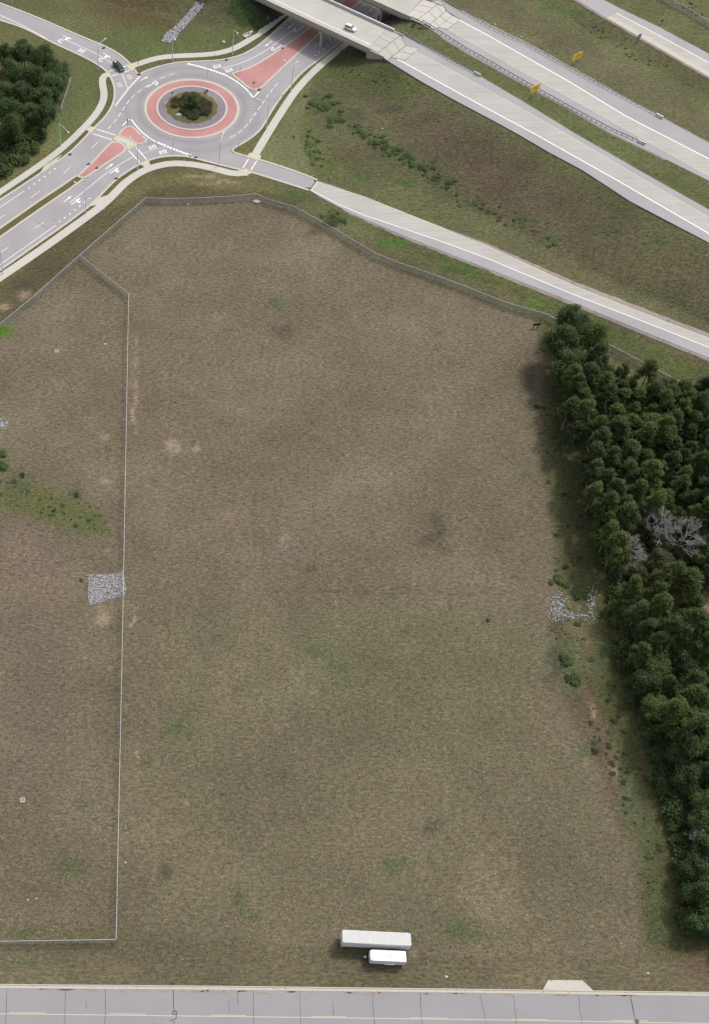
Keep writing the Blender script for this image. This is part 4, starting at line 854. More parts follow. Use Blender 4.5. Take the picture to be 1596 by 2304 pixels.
# ------------------------------------------------------------------ vehicles
def loft(b, secs):         # sections: (x, half width, z0, z1, top half width)
    n = 6; o = len(b.v)
    for x, hw, z0, z1, tw in secs: b.v += [(x, -hw, z0), (x, hw, z0), (x, hw, z0+(z1-z0)*.6), (x, tw, z1), (x, -tw, z1), (x, -hw, z0+(z1-z0)*.6)]
    for i in range(len(secs)-1): b.f += [(o+i*n+k, o+(i+1)*n+k, o+(i+1)*n+(k+1) % n, o+i*n+(k+1) % n) for k in range(n)]
    b.f += [tuple(o+k for k in range(n)), tuple(o+(len(secs)-1)*n+k for k in range(n))[::-1]]; 
    b.f = [f[::-1] for f in b.f]; return b
def wheels(par, xs_, y, r=.36, wd=.24):
    for x in xs_:
        for s in (-1, 1):
            t = MB().tube([(x, s*(y-wd), r), (x, s*y, r)], r, 18).build('wheel', 'black', par); MB().tube([(x, s*y, r), (x, s*(y+.015), r)], r*.6, 14).build('rim', 'galv', t)
def suv(loc, rz):
    o = empty('white_car', 'white compact crossover car driving on the freeway bridge', 'car', loc, rz)
    MB().__class__; loft(MB(), [(-2.2, .78, .4, .85, .72), (-2.1, .88, .3, 1.0, .84), (-1.2, .91, .28, 1.03, .86), (.9, .91, .28, 1.02, .84), (1.6, .90, .28, .98, .78), (2.1, .85, .32, .86, .66), (2.28, .7, .42, .7, .55)]).build('body', 'carwhite', o, bevel=.06)
    loft(MB(), [(-2.0, .80, .98, 1.12, .74), (-1.75, .82, .98, 1.52, .62), (-.4, .83, .98, 1.60, .64), (.25, .82, .98, 1.55, .62), (1.05, .78, .98, 1.04, .70)]).build('cabin_glass', 'glass', o)
    loft(MB(), [(-1.85, .60, 1.48, 1.56, .55), (-.4, .66, 1.56, 1.66, .60), (.3, .64, 1.5, 1.6, .58)]).build('roof', 'carwhite', o, bevel=.03)
    for s in (-1, 1):
        for x in (-1.55, -.5, .55): MB().bar((x, s*.81, 1.02), (x-.12, s*.66, 1.55), .09, .05).build('pillar', 'carwhite', o)
        MB().box((2.12, s*.62, .72), (.18, .3, .14)).build('headlight', 'lampw', o); MB().box((-2.17, s*.66, .82), (.1, .26, .2)).build('tail_light', 'lampred', o); MB().box((.72, s*1.0, 1.05), (.16, .18, .14)).build('mirror', 'carwhite', o)
    MB().box((2.2, 0, .5), (.16, 1.3, .18)).build('grille', 'dark', o); wheels(o, (-1.35, 1.4), .92, .35); return o
def pickup(loc, rz):
    o = empty('pickup_truck', 'dark teal pickup truck with a white load in its bed on the crosswalk', 'pickup truck', loc, rz)
    loft(MB(), [(-2.9, .92, .45, .95, .90), (-2.8, .97, .42, 1.05, .94), (-.75, .97, .42, 1.05, .94), (-.75, .97, .42, .70, .94), (-.7, .97, .42, 1.1, .92), (1.2, .97, .42, 1.1, .9), (1.4, .97, .42, 1.1, .88), (2.6, .95, .42, 1.02, .82), (2.9, .86, .48, .88, .7)]).build('body', 'truckpaint', o, bevel=.05)
    MB().box((-1.82, 0, 1.07), (1.85, 1.5, .04)).build('bed_floor', 'dark', o)
    for s in (-1, 1): MB().box((-1.8, s*.88, 1.2), (2.1, .14, .32)).build('bed_side', 'truckpaint', o, bevel=.03)
    MB().box((-2.84, 0, 1.2), (.1, 1.8, .32)).build('tailgate', 'truckpaint', o, bevel=.02)
    MB().box((-2.2, .05, 1.3), (.7, .75, .45)).build('load', 'white', o, bevel=.08)
    loft(MB(), [(-.78, .84, 1.08, 1.75, .68), (-.5, .85, 1.08, 1.82, .68), (.55, .85, 1.08, 1.82, .68), (1.5, .82, 1.08, 1.13, .74)]).build('cab_glass', 'glass', o)
    loft(MB(), [(-.7, .66, 1.78, 1.88, .6), (0, .70, 1.8, 1.92, .64), (.62, .66, 1.76, 1.86, .6)]).build('roof', 'truckpaint', o, bevel=.03)
    for s in (-1, 1):
        for x in (-.65, .1): MB().bar((x, s*.85, 1.08), (x, s*.68, 1.82), .1, .05).build('pillar', 'truckpaint', o)
        MB().box((2.78, s*.7, .86), (.16, .3, .2)).build('headlight', 'lampw', o); MB().box((-2.86, s*.86, .95), (.1, .16, .34)).build('tail_light', 'lampred', o); MB().box((1.05, s*1.08, 1.2), (.16, .2, .2)).build('mirror', 'truckpaint', o)
    MB().box((2.86, 0, .7), (.14, 1.2, .28)).build('grille', 'dark', o); wheels(o, (-1.85, 1.85), 1.0, .4, .28); return o
pc = W(789, 63, 8.6); suv((pc[0], pc[1], 8.01), math.atan2(HD[1], HD[0]))
pp_ = W(267.5, 149, .9); pickup((pp_[0], pp_[1], ZA+.01), math.atan2(-5.3, 3.27))

def rounded_box(L, wd, z0, z1, r, n=5):
    pts = []
    for cx, cy, a0 in ((L/2-r, wd/2-.05, 0), (-L/2+r, wd/2-r, 90), (-L/2+r, -wd/2+r, 180), (L/2-r, -wd/2+.05, 270)):
        rr = r if cx < 0 else .05; ccx = cx if cx < 0 else L/2-.05
        for k in range(n): a = math.radians(a0+90*k/(n-1)); pts.append((ccx+rr*math.cos(a), cy+rr*math.sin(a)))
    return pts
def semi():
    q = [W(771, 2092, 4.1), W(924, 2100, 4.1), W(924, 2127, 4.1), W(772, 2120, 4.1)]; c = sum(q)/4; d = (q[1]-q[0])+(q[2]-q[3]); rz = math.atan2(d[1], d[0]); L = 14.4; wd = 2.6
    o = empty('semi_trailer', 'long white box semi-trailer parked on the grass beside a smaller white trailer', 'trailer', (c[0], c[1], 0), rz)
    MB().prism(rounded_box(L, wd, 0, 0, .25), 1.15, 4.02).build('body', 'white', o)
    MB().prism([(x*.998, y*.992) for x, y in rounded_box(L, wd, 0, 0, .25)], 4.02, 4.09).build('roof', 'roofw', o)
    for k in range(14): MB().box((-L/2+.6+k*1.02, 0, 4.094), (.05, wd*.97, .012)).build('roof_bow', 'roofw', o)
    for s in (-1, 1):
        MB().box((0, s*(wd/2+.012), 4.0), (L-.7, .03, .12)).build('top_rail', 'roofb', o); MB().box((0, s*(wd/2+.012), 1.22), (L-.7, .03, .16)).build('bottom_rail', 'galv', o)
        for k in range(11): MB().box((-L/2+1.3+k*1.2, s*(wd/2+.006), 2.6), (.04, .014, 2.6)).build('panel_seam', 'roofw', o)
        MB().box((L/2+.02, s*.64, 2.6), (.05, 1.24, 2.75)).build('rear_door', 'white', o); MB().bar((-L/2+2.6, s*.8, 0.02), (-L/2+2.6, s*.8, 1.15), .14).build('landing_leg', 'dark', o); MB().box((-L/2+2.6, s*.8, .03), (.3, .3, .06)).build('foot', 'dark', o)
        MB().box((L/2+.03, s*1.1, 1.3), (.06, .22, .12)).build('tail_light', 'lampred', o); MB().box((L/2-.2, s*.6, .75), (.08, .08, .8)).build('guard_strut', 'dark', o)
    MB().box((0, 0, 1.08), (L-.6, .9, .14)).build('chassis', 'dark', o); MB().box((L/2-.15, 0, .5), (.1, 2.3, .12)).build('underride_guard', 'dark', o)
    wheels(o, (L/2-2.9, L/2-1.7), 1.28, .5, .5); MB().box((-L/2+.12, -wd/2+.3, 1.7), (.2, .16, .22)).build('side_marker', 'dark', o); return o
def camper():
    q = [W(832, 2137, 2.9), W(913, 2141, 2.9), W(914, 2163, 2.9), W(836, 2160, 2.9)]; c = sum(q)/4; d = (q[1]-q[0])+(q[2]-q[3]); rz = math.atan2(d[1], d[0]); L = 7.5; wd = 2.25
    o = empty('cargo_trailer', 'shorter white enclosed trailer with roof hatch and tow tongue beside the semi-trailer', 'trailer', (c[0], c[1], 0), rz)
    MB().prism(rounded_box(L, wd, 0, 0, .4), .55, 2.8).build('body', 'white', o); MB().prism([(x*.992+.06, y*.99) for x, y in rounded_box(L-.1, wd, 0, 0, .35)], 2.8, 2.88).build('roof', 'roofb', o)
    MB().box((-L/2+.42, 0, 2.885), (.05, wd*.96, .02)).build('roof_seam', 'dark', o); MB().box((.55, .05, 2.95), (.8, .6, .14)).build('roof_hatch', 'roofb', o, bevel=.03); MB().box((.55, -.28, 2.9), (.86, .06, .05)).build('hatch_trim', 'galv', o); MB().box((.12, .05, 2.9), (.06, .66, .05)).build('hatch_trim', 'galv', o); MB().tube([(2.2, .1, 2.86), (2.2, .1, 3.02)], .12, 12).build('roof_vent', 'roofb', o)
    for s in (-1, 1):
        MB().bar((-L/2+.1, s*.9, .55), (-L/2-1.35, 0, .55), .1).build('tongue', 'dark', o); MB().box((-.2, s*(wd/2+.02), 1.5), (.9, .03, 1.7)).build('side_door' if s > 0 else 'side_panel', 'white', o)
        MB().box((.5, s*(wd/2+.1), .92), (2.1, .24, .06)).build('fender', 'white', o); MB().box((L/2+.01, s*.95, .8), (.05, .16, .16)).build('tail_light', 'lampred', o)
    MB().box((2.1, -wd/2-.012, 2.35), (.36, .03, .22)).build('side_vent', 'dark', o); MB().box((L/2+.02, 0, 1.7), (.05, 2.0, 2.1)).build('rear_ramp_door', 'white', o)
    MB().tube([(-L/2-.75, .12, .5), (-L/2-.75, .12, 1.15)], [.17, .17], 12).build('gas_bottle', 'white', o); MB().bar((-L/2-1.2, 0, .03), (-L/2-1.2, 0, 1.1), .08).build('jack', 'galv', o)
    wheels(o, (.1, .95), 1.1, .34, .22); return o
semi(); camper()

# ------------------------------------------------------------------ stones
def stone_mesh(seed, n=1):
    r_ = np.random.default_rng(seed); bm = bmesh.new(); bmesh.ops.create_icosphere(bm, subdivisions=n, radius=1)
    for v in bm.verts: v.co *= .75+.5*r_.random()
    vs = [tuple(v.co) for v in bm.verts]; fs = [tuple(x.index for x in f.verts) for f in bm.faces]; bm.free(); return vs, fs
SV = [stone_mesh(k) for k in range(5)]
def rocks(name, poly, count, smin, smax, label, keep=None, m='rock'):
    lo = np.min(poly, 0); hi = np.max(poly, 0); vs = []; fs = []; c = 0; k = 0
    while c < count and k < count*20:
        k += 1; u = random.uniform(lo[0], hi[0]); v = random.uniform(lo[1], hi[1])
        if not in_poly(np.array([u]), np.array([v]), poly)[0] or (keep and not keep(u, v)): continue
        p = Wg(u, v); V, Fc = random.choice(SV); s = random.uniform(smin, smax)*random.uniform(.8, 1.3); a = random.uniform(0, 6.28); co, si = math.cos(a), math.sin(a); o = len(vs)
        vs += [(p[0]+(x*co-y*si)*s, p[1]+(x*si+y*co)*s*.8, p[2]+z*s*.7+s*.25) for x, y, z in V]; fs += [tuple(i+o for i in f) for f in Fc]; c += 1
    b = MB(); b.v = vs; b.f = fs; ob = b.build(name, m); tag(ob, label, 'rocks'); return stuff(ob)
rocks('stone_bed', [(197, 1293), (236, 1291), (241, 1294), (278, 1286), (282, 1318), (286, 1328), (278, 1343), (240, 1350), (225, 1358), (200, 1362)], 1500, .12, .24, 'square bed of pale grey stones against the dividing fence')
rocks('stone_bed', [(1228, 1325), (1350, 1305), (1350, 1402), (1228, 1402)], 430, .10, .27, 'weedy patch of pale grey stones beside the wood', lambda u, v: random.random() < (1.0*math.exp(-((u-1255)/17)**2-((v-1370)/24)**2)+.4*math.exp(-((v-1386)/7)**2-((u-1290)/46)**4)+.5*math.exp(-((u-1332)/8)**2-((v-1358)/32)**2)+.03*math.exp(-((u-1290)/50)**4-((v-1360)/36)**4)))
rocks('rock_channel', [(364, 94), (375, 74), (395, 60), (420, 35), (442, 6), (462, 0), (458, 14), (430, 46), (408, 70), (390, 92), (380, 98)], 800, .22, .5, 'rock-lined drainage channel in the grass beyond the roundabout')
rocks('stone_pile', [(-20, 938), (10, 940), (21, 958), (10, 968), (-20, 965)], 90, .2, .42, 'small pile of dark and pale stones in the weeds left of the dividing fence')
def boulder(label, u, v, s, m='rockw', sq=(1, 1, .7)):
    V, Fc = stone_mesh(int(u)+3, 2); b = MB().add([(x*s*sq[0], y*s*sq[1], z*s*sq[2]) for x, y, z in V], Fc); o = b.build('boulder', m, smooth=True); p = Wg(u, v); o.location = (p[0], p[1], p[2]+s*.3*sq[2]+(.5 if abs(u-402) < 2 or u == 463 else 0)); return tag(o, label, 'rock')
boulder('pale boulder at the edge of the shrubs on the roundabout island', 402, 263, .95, sq=(1.2, .8, .8)); boulder('small grey boulder on the roundabout gravel behind the shrubs', 463, 209, .6, 'rock')
boulder('pale tan boulder just inside the bend of the perimeter fence', 577, 455, 1.0, sq=(1.3, .8, .6)); boulder('pale rock alone in the grass below the culvert outlet', 503, 96, .7)
for u, v, s in [(1113, 55, .55), (1173, 83, .55), (424, 461, .42), (462, 458, .25), (234, 471, .35), (237, 775, .5), (1090, 1737, .22), (283, 1941, .35), (1004, 2198, .4), (238, 1240, .25), (860, 290, .3), (752, 295, .3), (1458, 2190, .4), (220, 640, .25), (985, 1860, .15), (62, 2025, .3), (82, 2022, .3)]:
    V, Fc = SV[int(u) % 5]; o = MB().add([(x*s, y*s*.7, z*s*.5) for x, y, z in V], Fc).build('pale_stone', 'rockw'); p = Wg(u, v); o.location = (p[0], p[1], p[2]+s*.2); tag(o, 'small pale stone lying loose in the grass', 'rock', 'loose pale stones in the grass')
# culvert outlet and survey boxes
p = Wg(556, 80); o = empty('culvert_outlet', 'pale concrete culvert outlet with splayed walls beside the path near the bridge', 'culvert', tuple(p), .7)
MB().box((0, 0, .12), (3.0, 1.7, .3)).build('apron', 'walk', o); MB().bar((-1.5, -.9, .35), (1.6, -.4, .5), .3, .5).build('wing_wall', 'walk', o); MB().bar((-1.5, .9, .35), (1.6, .4, .5), .3, .5).build('wing_wall', 'walk', o); MB().tube([(1.2, 0, .5), (2.6, 0, .5)], .5, 14).build('pipe', 'walk', o)
for u, v, lb in ((128, 791, 'small pale square frame with a dark hollow in the brown grass near the fence junction'), (51, 1801, 'small pale square frame with a dark hollow in the grass toward the street')):
    p = Wg(u, v); o = empty('well_frame', lb, 'frame', tuple(p), .1); MB().box((0, 0, .05), (.8, .8, .16)).build('cover', 'wood', o)
    for s in (-1, 1): MB().box((0, s*.5, .12), (1.15, .14, .3)).build('side', 'walk', o); MB().box((s*.5, 0, .12), (.14, .85, .3)).build('side', 'walk', o)

# ------------------------------------------------------------------ trees
def leaf_cloud(seed, blobs, n, size, flat_=.0):
    r_ = np.random.default_rng(seed); tot = sum(b[3]*b[3] for b in blobs); vs = []; 
    for bx, by, bz, br, sq in [(*b[:4], b[4] if len(b) > 4 else .8) for b in blobs]:
        k = int(n*br*br/tot); d = r_.normal(size=(k, 3)); d /= np.linalg.norm(d, axis=1, keepdims=True)
        rad = br*(r_.random(k)**.4)*(1.08+.29*r_.normal(size=k)); c = np.array([bx, by, bz])+d*rad[:, None]*np.array([1, 1, sq])
        nrm = d*.6+r_.normal(size=(k, 3))*.6+np.array([0, 0, .35]); nrm /= np.linalg.norm(nrm, axis=1, keepdims=True)
        t = np.cross(nrm, r_.normal(size=(k, 3))); t /= np.linalg.norm(t, axis=1, keepdims=True); s = np.cross(nrm, t); sz = size*(.55+.9*r_.random(k))[:, None]
        tri = np.stack([c+t*sz, c-t*sz*.5+s*sz*.75, c-t*sz*.5-s*sz*.75], 1); vs.append(tri.reshape(-1, 3))
    v = np.concatenate(vs); return v
def leaf_mesh(name, v, m):
    me = bpy.data.meshes.new(name); k = len(v); me.vertices.add(k); me.vertices.foreach_set('co', v.ravel().astype(np.float32)); me.loops.add(k); me.loops.foreach_set('vertex_index', np.arange(k, dtype=np.int32))
    me.polygons.add(k//3); me.polygons.foreach_set('loop_start', np.arange(0, k, 3, dtype=np.int32)); me.update(calc_edges=True); me.materials.append(M[m]); return me
def trunk_mesh(name, h, r0, limbs, m, seed, bend=.3):
    r_ = random.Random(seed); b = MB(); pts = [(bend*math.sin(t*2+seed)*t, bend*math.cos(t*3+seed)*t*.6, h*t) for t in np.linspace(0, 1, 6)]; pts[0] = (0, 0, -.3)
    b.tube(pts, [r0, r0*.85, r0*.7, r0*.55, r0*.38, r0*.16], 8)
    for k in range(limbs):
        z = h*r_.uniform(.4, .9); a = r_.uniform(0, 6.28); L = h*.28*(1.2-z/h)+.6; j = z/h; q = (bend*math.sin(j*2+seed)*j, bend*math.cos(j*3+seed)*j*.6, z)
        b.tube([q, (q[0]+math.cos(a)*L*.5, q[1]+math.sin(a)*L*.5, z+L*.2), (q[0]+math.cos(a)*L, q[1]+math.sin(a)*L, z+L*.5)], [r0*.32, r0*.22, r0*.08], 5)
    me = b.mesh(name, True); me.materials.append(M[m]); return me
PINE, BROAD, SHR = [], [], []
for s in range(8):
    r_ = random.Random(100+s); h = 12.5+r_.uniform(-1.2, 1.5); bl = []
    for k in range(46):
        t = r_.random()**.8; z = h*(.36+.62*t); rad = 3.1*(1-t)**.6+.4; a = r_.uniform(0, 6.28); rr = rad*r_.uniform(.45, .95); bl.append((math.cos(a)*rr, math.sin(a)*rr, z, r_.uniform(.5, 1.0)*(1-.25*t), .8))
    bl.append((0, 0, h*.97, .7, 1.1))
    PINE.append((leaf_mesh('crown', leaf_cloud(s, bl, 9500, .19), 'pine'), trunk_mesh('trunk', h*.97, .19, 9, 'barkpale', s)))
for s in range(8):
    r_ = random.Random(200+s); h = 11+r_.uniform(-1, 1.5); bl = []
    for k in range(24):
        th = r_.uniform(0, 6.28); ph = math.acos(r_.uniform(-.75, 1)); R = 3.3*r_.uniform(.7, 1.0); bl.append((R*math.sin(ph)*math.cos(th), R*math.sin(ph)*math.sin(th), h*.6+R*1.15*math.cos(ph), r_.uniform(1.1, 1.8), .85))
    BROAD.append((leaf_mesh('crown', leaf_cloud(50+s, bl, 9000, .24), 'broad'), trunk_mesh('trunk', h*.8, .24, 9, 'bark', s)))
for s in range(6):
    r_ = random.Random(300+s); bl = [(r_.uniform(-.8, .8), r_.uniform(-.8, .8), r_.uniform(.4, 1.2), r_.uniform(.4, .75), .8) for k in range(9)]
    SHR.append((leaf_mesh('foliage', leaf_cloud(80+s, bl, 900, .17), 'shrub'), trunk_mesh('stem', 1.0, .06, 5, 'bark', s, .1)))
def plant(name, kind, pos, sc, label, cat, group, m=None, crown='crown', trunk='trunk', zs=1.0):
    me_c, me_t = kind; o = empty(name, label, cat, tuple(pos), random.uniform(0, 6.28), group); c = inst(me_c, crown, o, sc=(sc, sc, sc*zs)); inst(me_t, trunk, o, sc=(sc, sc, sc*zs))
    if m: c.material_slots[0].link = 'OBJECT'; c.material_slots[0].material = M[m]
    return o
# pine wood on the right
base_poly = [(1262, 850), (1262, 985), (1296, 1095), (1322, 1200), (1368, 1300), (1388, 1400), (1424, 1520), (1450, 1600), (1492, 1690), (1520, 1800), (1540, 1900), (1545, 2000), (1560, 2085), (1610, 2120), (1900, 2190), (2000, 2190), (2000, 1000), (1760, 950), (1596, 925), (1480, 905), (1390, 880)]
bp = np.array([W(u, v)[:2] for u, v in base_poly]); lo, hi = bp.min(0), bp.max(0); placed = []
tries = 0
GP = 'pines of the wood beside the field'; GB = 'broadleaf trees of the wood beside the field'
while tries < 9000 and len(placed) < 290:
    tries += 1; x, y = random.uniform(lo[0], hi[0]), random.uniform(lo[1], hi[1])
    if not in_poly(np.array([x]), np.array([y]), bp)[0]: continue
    u, v = UV(np.array([[x, y, 0.]])); u, v = u[0], v[0]
    if math.hypot((u-1600)/48, (v-1395)/70) < 1: continue
    uc, vc = UV(np.array([[x, y, 9.]]))
    if math.hypot((uc[0]-1600)/34, (vc[0]-1362)/66) < 1: continue
    if uc[0] > 1725: continue
    br = v > 1780 or (v > 1500 and random.random() < .4) or random.random() < .08
    if math.hypot(u-1430, v-1300) < 60 or math.hypot((uc[0]-1500)/112, (vc[0]-1228)/72) < 1: continue
    dm = 3.8*random.uniform(.85, 1.25) if not br else 4.5
    if any((x-a)**2+(y-b)**2 < dm*dm for a, b in placed): continue
    placed.append((x, y)); edge = False
    if br: 
        e_ = min(np.linalg.norm(bp[:14]-np.array([x, y]), axis=1)) < 9
        plant('broadleaf_tree', BROAD[random.randrange(8)], (x, y, 0), random.uniform(.72, .98), 'broadleaf tree on the field-side edge of the wood, above the undergrowth' if e_ else 'broadleaf tree deep in the wood among the pines', 'tree', GB+(' edge' if e_ else ' interior'), 'broad' if random.random() < .7 else 'broadl')
    else:
        e_ = min(np.linalg.norm(bp[:14]-np.array([x, y]), axis=1)) < 8; r3_ = min(np.linalg.norm(bp[16:]-np.array([x, y]), axis=1)) < 12
        lb, gp = (('dark green pine on the field-side edge of the wood', ' edge') if e_ else ('pine on the ramp-side edge of the wood facing the perimeter fence', ' ramp side') if r3_ else ('dark green pine standing deep inside the pine wood', ' interior'))
        plant('pine_tree', PINE[random.randrange(8)], (x, y, 0), random.uniform(.85, 1.38), lb, 'tree', GP+gp, random.choice(['pine', 'pine', 'pine2', 'pine3', 'broad']))
# big broadleaf pair at the field corner
for u, v, s, lb, m_ in [(1258, 772, 1.15, 'big dark broadleaf tree beside the black notice board', 'broad'), (1288, 718, 1.1, 'tall dark tree overlapping the ramp shoulder', 'pine3'), (1330, 770, 1.15, 'mid green broadleaf tree on the ramp side of the corner clump', 'broadl'), (1280, 822, 1.2, 'broad dark tree at the wood end of the corner clump', 'broad'), (1318, 728, .8, 'narrow tree tip between the two tallest trees of the corner clump', 'pine3'), (1335, 815, .75, 'smaller yellowish tree behind the corner clump', 'pine2')]:
    p = W(u, v, 8.5); plant('broadleaf_tree', BROAD[int(u) % 8], (p[0], p[1], 0), s, lb, 'tree', None, m_, zs=1.18)
# olive tree and dead trees
p = W(1490, 1265, 6); plant('olive_green_tree', BROAD[2], (p[0], p[1], 0), .85, 'olive green thinning tree below the bare dead trees', 'tree', None, 'olive'); p = W(1440, 1290, 5); plant('olive_green_tree', BROAD[5], (p[0], p[1], 0), .62, 'small olive green tree at the wood edge near the stone patch', 'tree', None, 'olive')
def dead(label, u, v, h, spread, seed):
    r_ = random.Random(seed); p = W(u, v, h*.75); o = empty('dead_tree', label, 'tree', (p[0], p[1], 0)); b = MB(); MB().tube([(0, 0, -.3), (.1, 0, h*.5), (0, .1, h*.8)], [.22, .16, .06], 8).build('trunk', 'barkdead', o)
    def rec(q, d, L, r, k):
        e = q+d*L; b.tube([q, q+d*L*.5+Vector((r_.uniform(-.1, .1), r_.uniform(-.1, .1), .05))*L*.5, e], [r, r*.85, r*.65], 3, False)
        if k == 0: return
        for _ in range(4):
            dd = (d+Vector((r_.uniform(-.75, .75), r_.uniform(-.75, .75), r_.uniform(-.25, .5)))).normalized(); rec(q+d*L*r_.uniform(.4, 1), dd, L*r_.uniform(.5, .72), r*.66, k-1)
    for i in range(12):
        a = i*2.4; rec(Vector((0, 0, h*(.25+.045*i))), Vector((math.cos(a), math.sin(a), .5+.05*i)).normalized(), spread*(1-.04*i), .08, 4 if spread > 2.5 else 3)
    b.build('branches', 'barkdead', o)
dead('large bare grey dead tree, the bigger of the pair in the pine wood', 1545, 1200, 12.5, 4.2, 1); dead('bare grey dead tree at the wood edge, the smaller of the pair', 1418, 1235, 11, 3.6, 2); dead('bare grey dead tree standing behind the pair of dead trees', 1488, 1172, 13, 3.4, 3)
dead('small bare snag at the wood edge below the yellow weed', 1432, 1480, 6, 1.4, 4); dead('bare snag among the lower broadleaf trees of the wood', 1575, 1880, 8, 1.8, 5)
for k in range(16):
    p = W(random.uniform(1400, 1590), random.uniform(1190, 1310), 1.5); plant('wood_shrub', SHR[k % 6], (p[0], p[1], 0), random.uniform(1.5, 2.4), 'shrub beneath the bare dead trees inside the wood', 'shrub', 'shrubs under the dead trees', random.choice(['broad', 'olive', 'shrub']), 'foliage', 'stem')
# underbrush along the wood edge
edge = resample(np.array([W(u, v) for u, v in [(1330, 1130), (1350, 1230), (1382, 1300), (1385, 1360), (1398, 1420), (1412, 1520), (1435, 1580), (1475, 1690), (1502, 1800), (1522, 1900), (1535, 2000), (1555, 2085)]]), step=3.2)
for e in edge:
    for k in range(2):
        x, y = e[0]+random.uniform(-1.2, 2.2), e[1]+random.uniform(-1.5, 1.5); plant('edge_shrub', SHR[random.randrange(6)], (x, y, -.1), random.uniform(1.2, 2.3), 'leafy dark shrub in the undergrowth along the wood edge', 'shrub', 'undergrowth shrubs along the wood edge', 'broad' if random.random() < .75 else 'broadl', 'foliage', 'stem')
for u, v, s, lb in [(1405, 1323, .5, 'bright yellow flowering bush at the wood edge by the stone patch')]:
    p = W(u, v, 1.5); plant('yellow_bush', SHR[1], (p[0], p[1], 1.5), s, lb, 'shrub', None, 'yweed', 'foliage', 'stem')
for u, v, s, m_, lb in [(1208, 917, .75, 'broad', 'lone round green bush in the field margin'), (1243, 1313, .9, 'weed', 'bluish green bush over the weedy stone patch, leftmost of its weeds'), (1262, 1304, 1.7, 'broadl', 'bright leafy weed clump at the head of the weedy stone patch'), (1302, 1334, 1.6, 'weed', 'green weed clump growing in the middle of the stone patch'), (1284, 1366, .6, 'yweed', 'small yellow weed on the stone patch'),
                        (8, 1048, 1.6, 'weed', 'tall green weeds beside the stone pile, lowest of the clump'), (5, 1022, 1.3, 'weed', 'tall green weeds beside the stone pile, highest of the clump'), (50, 1070, .8, 'shrub', 'small green bush right of the tall weeds'), (174, 1112, .9, 'shrub', 'low bush in the greener band of the field'), (202, 1170, .7, 'weed', 'low dark weed at the end of the greener band'), (182, 1306, .55, 'weed', 'small bright weed beside the square of stones'),
                        (1272, 1490, 1.9, 'weed', 'low shrub in the weedy margin below the stone patch, upper one'), (1290, 1532, 1.8, 'broadl', 'low leafy shrub in the weedy margin below the stone patch, lower one'), (1275, 1318, .9, 'broadl', 'yellow-green weed clump beside the bright leafy one on the stone patch'), (1318, 1345, .7, 'olive', 'small olive weed clump at the wood end of the stone patch'), (1296, 1350, .6, 'weed', 'tiny green weed clump low in the stone patch'), (1337, 1690, .9, 'shrub', 'dark low shrub in the bare margin by the wood'), (1097, 1396, .45, 'shrub', 'single dark tuft in the open field near the stone patch')]:
    p = Wg(u, v); plant('bush', SHR[int(u) % 6], tuple(p), s*.8, lb, 'bush', None, m_, 'foliage', 'stem', .42)
# rough weeds in the margin between the field and the wood, and in the greener band of the left field
MARG = np.array([(1195, 715), (1222, 800), (1215, 1000), (1240, 1150), (1250, 1330), (1240, 1450), (1300, 1600), (1385, 1760), (1430, 1900), (1445, 2100), (1530, 2110), (1515, 1950), (1480, 1800), (1420, 1620), (1385, 1480), (1355, 1330), (1310, 1180), (1275, 1050), (1255, 900), (1240, 780)], float)
k = 0
while k < 150:
    u, v = random.uniform(1190, 1530), 715+(2110-715)*random.random()
    if not in_poly(np.array([u]), np.array([v]), MARG)[0] or (1232 < u < 1345 and 1310 < v < 1395): continue
    k += 1; p = Wg(u, v); plant('margin_weed', SHR[random.randrange(6)], tuple(p), random.choice([.2, .25, .3, .4, .55])*random.uniform(.8, 1.3), 'small weed clump in the rough margin between field and wood', 'weed', 'weed clumps in the wood margin', random.choice(['weed', 'shrub', 'olive', 'broadl', 'olive']), 'foliage', 'stem', .38)
for k in range(36):
    t = random.random(); p = Wg(t*230+random.gauss(0, 8), 1085+t*100+random.gauss(0, 14)); plant('band_weed', SHR[k % 6], tuple(p), random.uniform(.15, .5), 'small weed clump in the greener band beside the stone pile', 'weed', 'weed clumps in the greener band', random.choice(['weed', 'olive', 'olive', 'broadl']), 'foliage', 'stem', .35)
# grove top left
for (u, v) in [(12, 112), (52, 104), (95, 118), (130, 142), (28, 150), (76, 152), (116, 185), (8, 190), (50, 196), (92, 214), (126, 165), (18, 238), (62, 244), (100, 250), (30, 275), (-30, 100), (-35, 160), (-30, 220), (-40, 275), (-75, 130), (-80, 200), (-80, 260)]:
    p = W(u, v, 9); plant('broadleaf_tree', BROAD[random.randrange(8)], (p[0], p[1], 0), random.uniform(.9, 1.12), 'large dark broadleaf tree in the dense grove beside the roundabout approach', 'tree', 'broadleaf grove beside the roundabout approach')
for (u, v) in [(10, 318), (35, 312), (62, 310), (88, 306), (20, 338), (48, 334), (72, 326), (8, 360), (32, 356), (52, 350), (15, 378), (-20, 330), (-20, 360), (-15, 385), (-50, 340), (-50, 380)]:
    p = W(u, v, 2); plant('thicket_shrub', SHR[random.randrange(6)], (p[0], p[1], 0), random.uniform(1.8, 2.6), 'mid green shrub in the low thicket below the grove', 'shrub', 'low thicket below the grove', 'broadl' if random.random() < .5 else 'broad', 'foliage', 'stem')
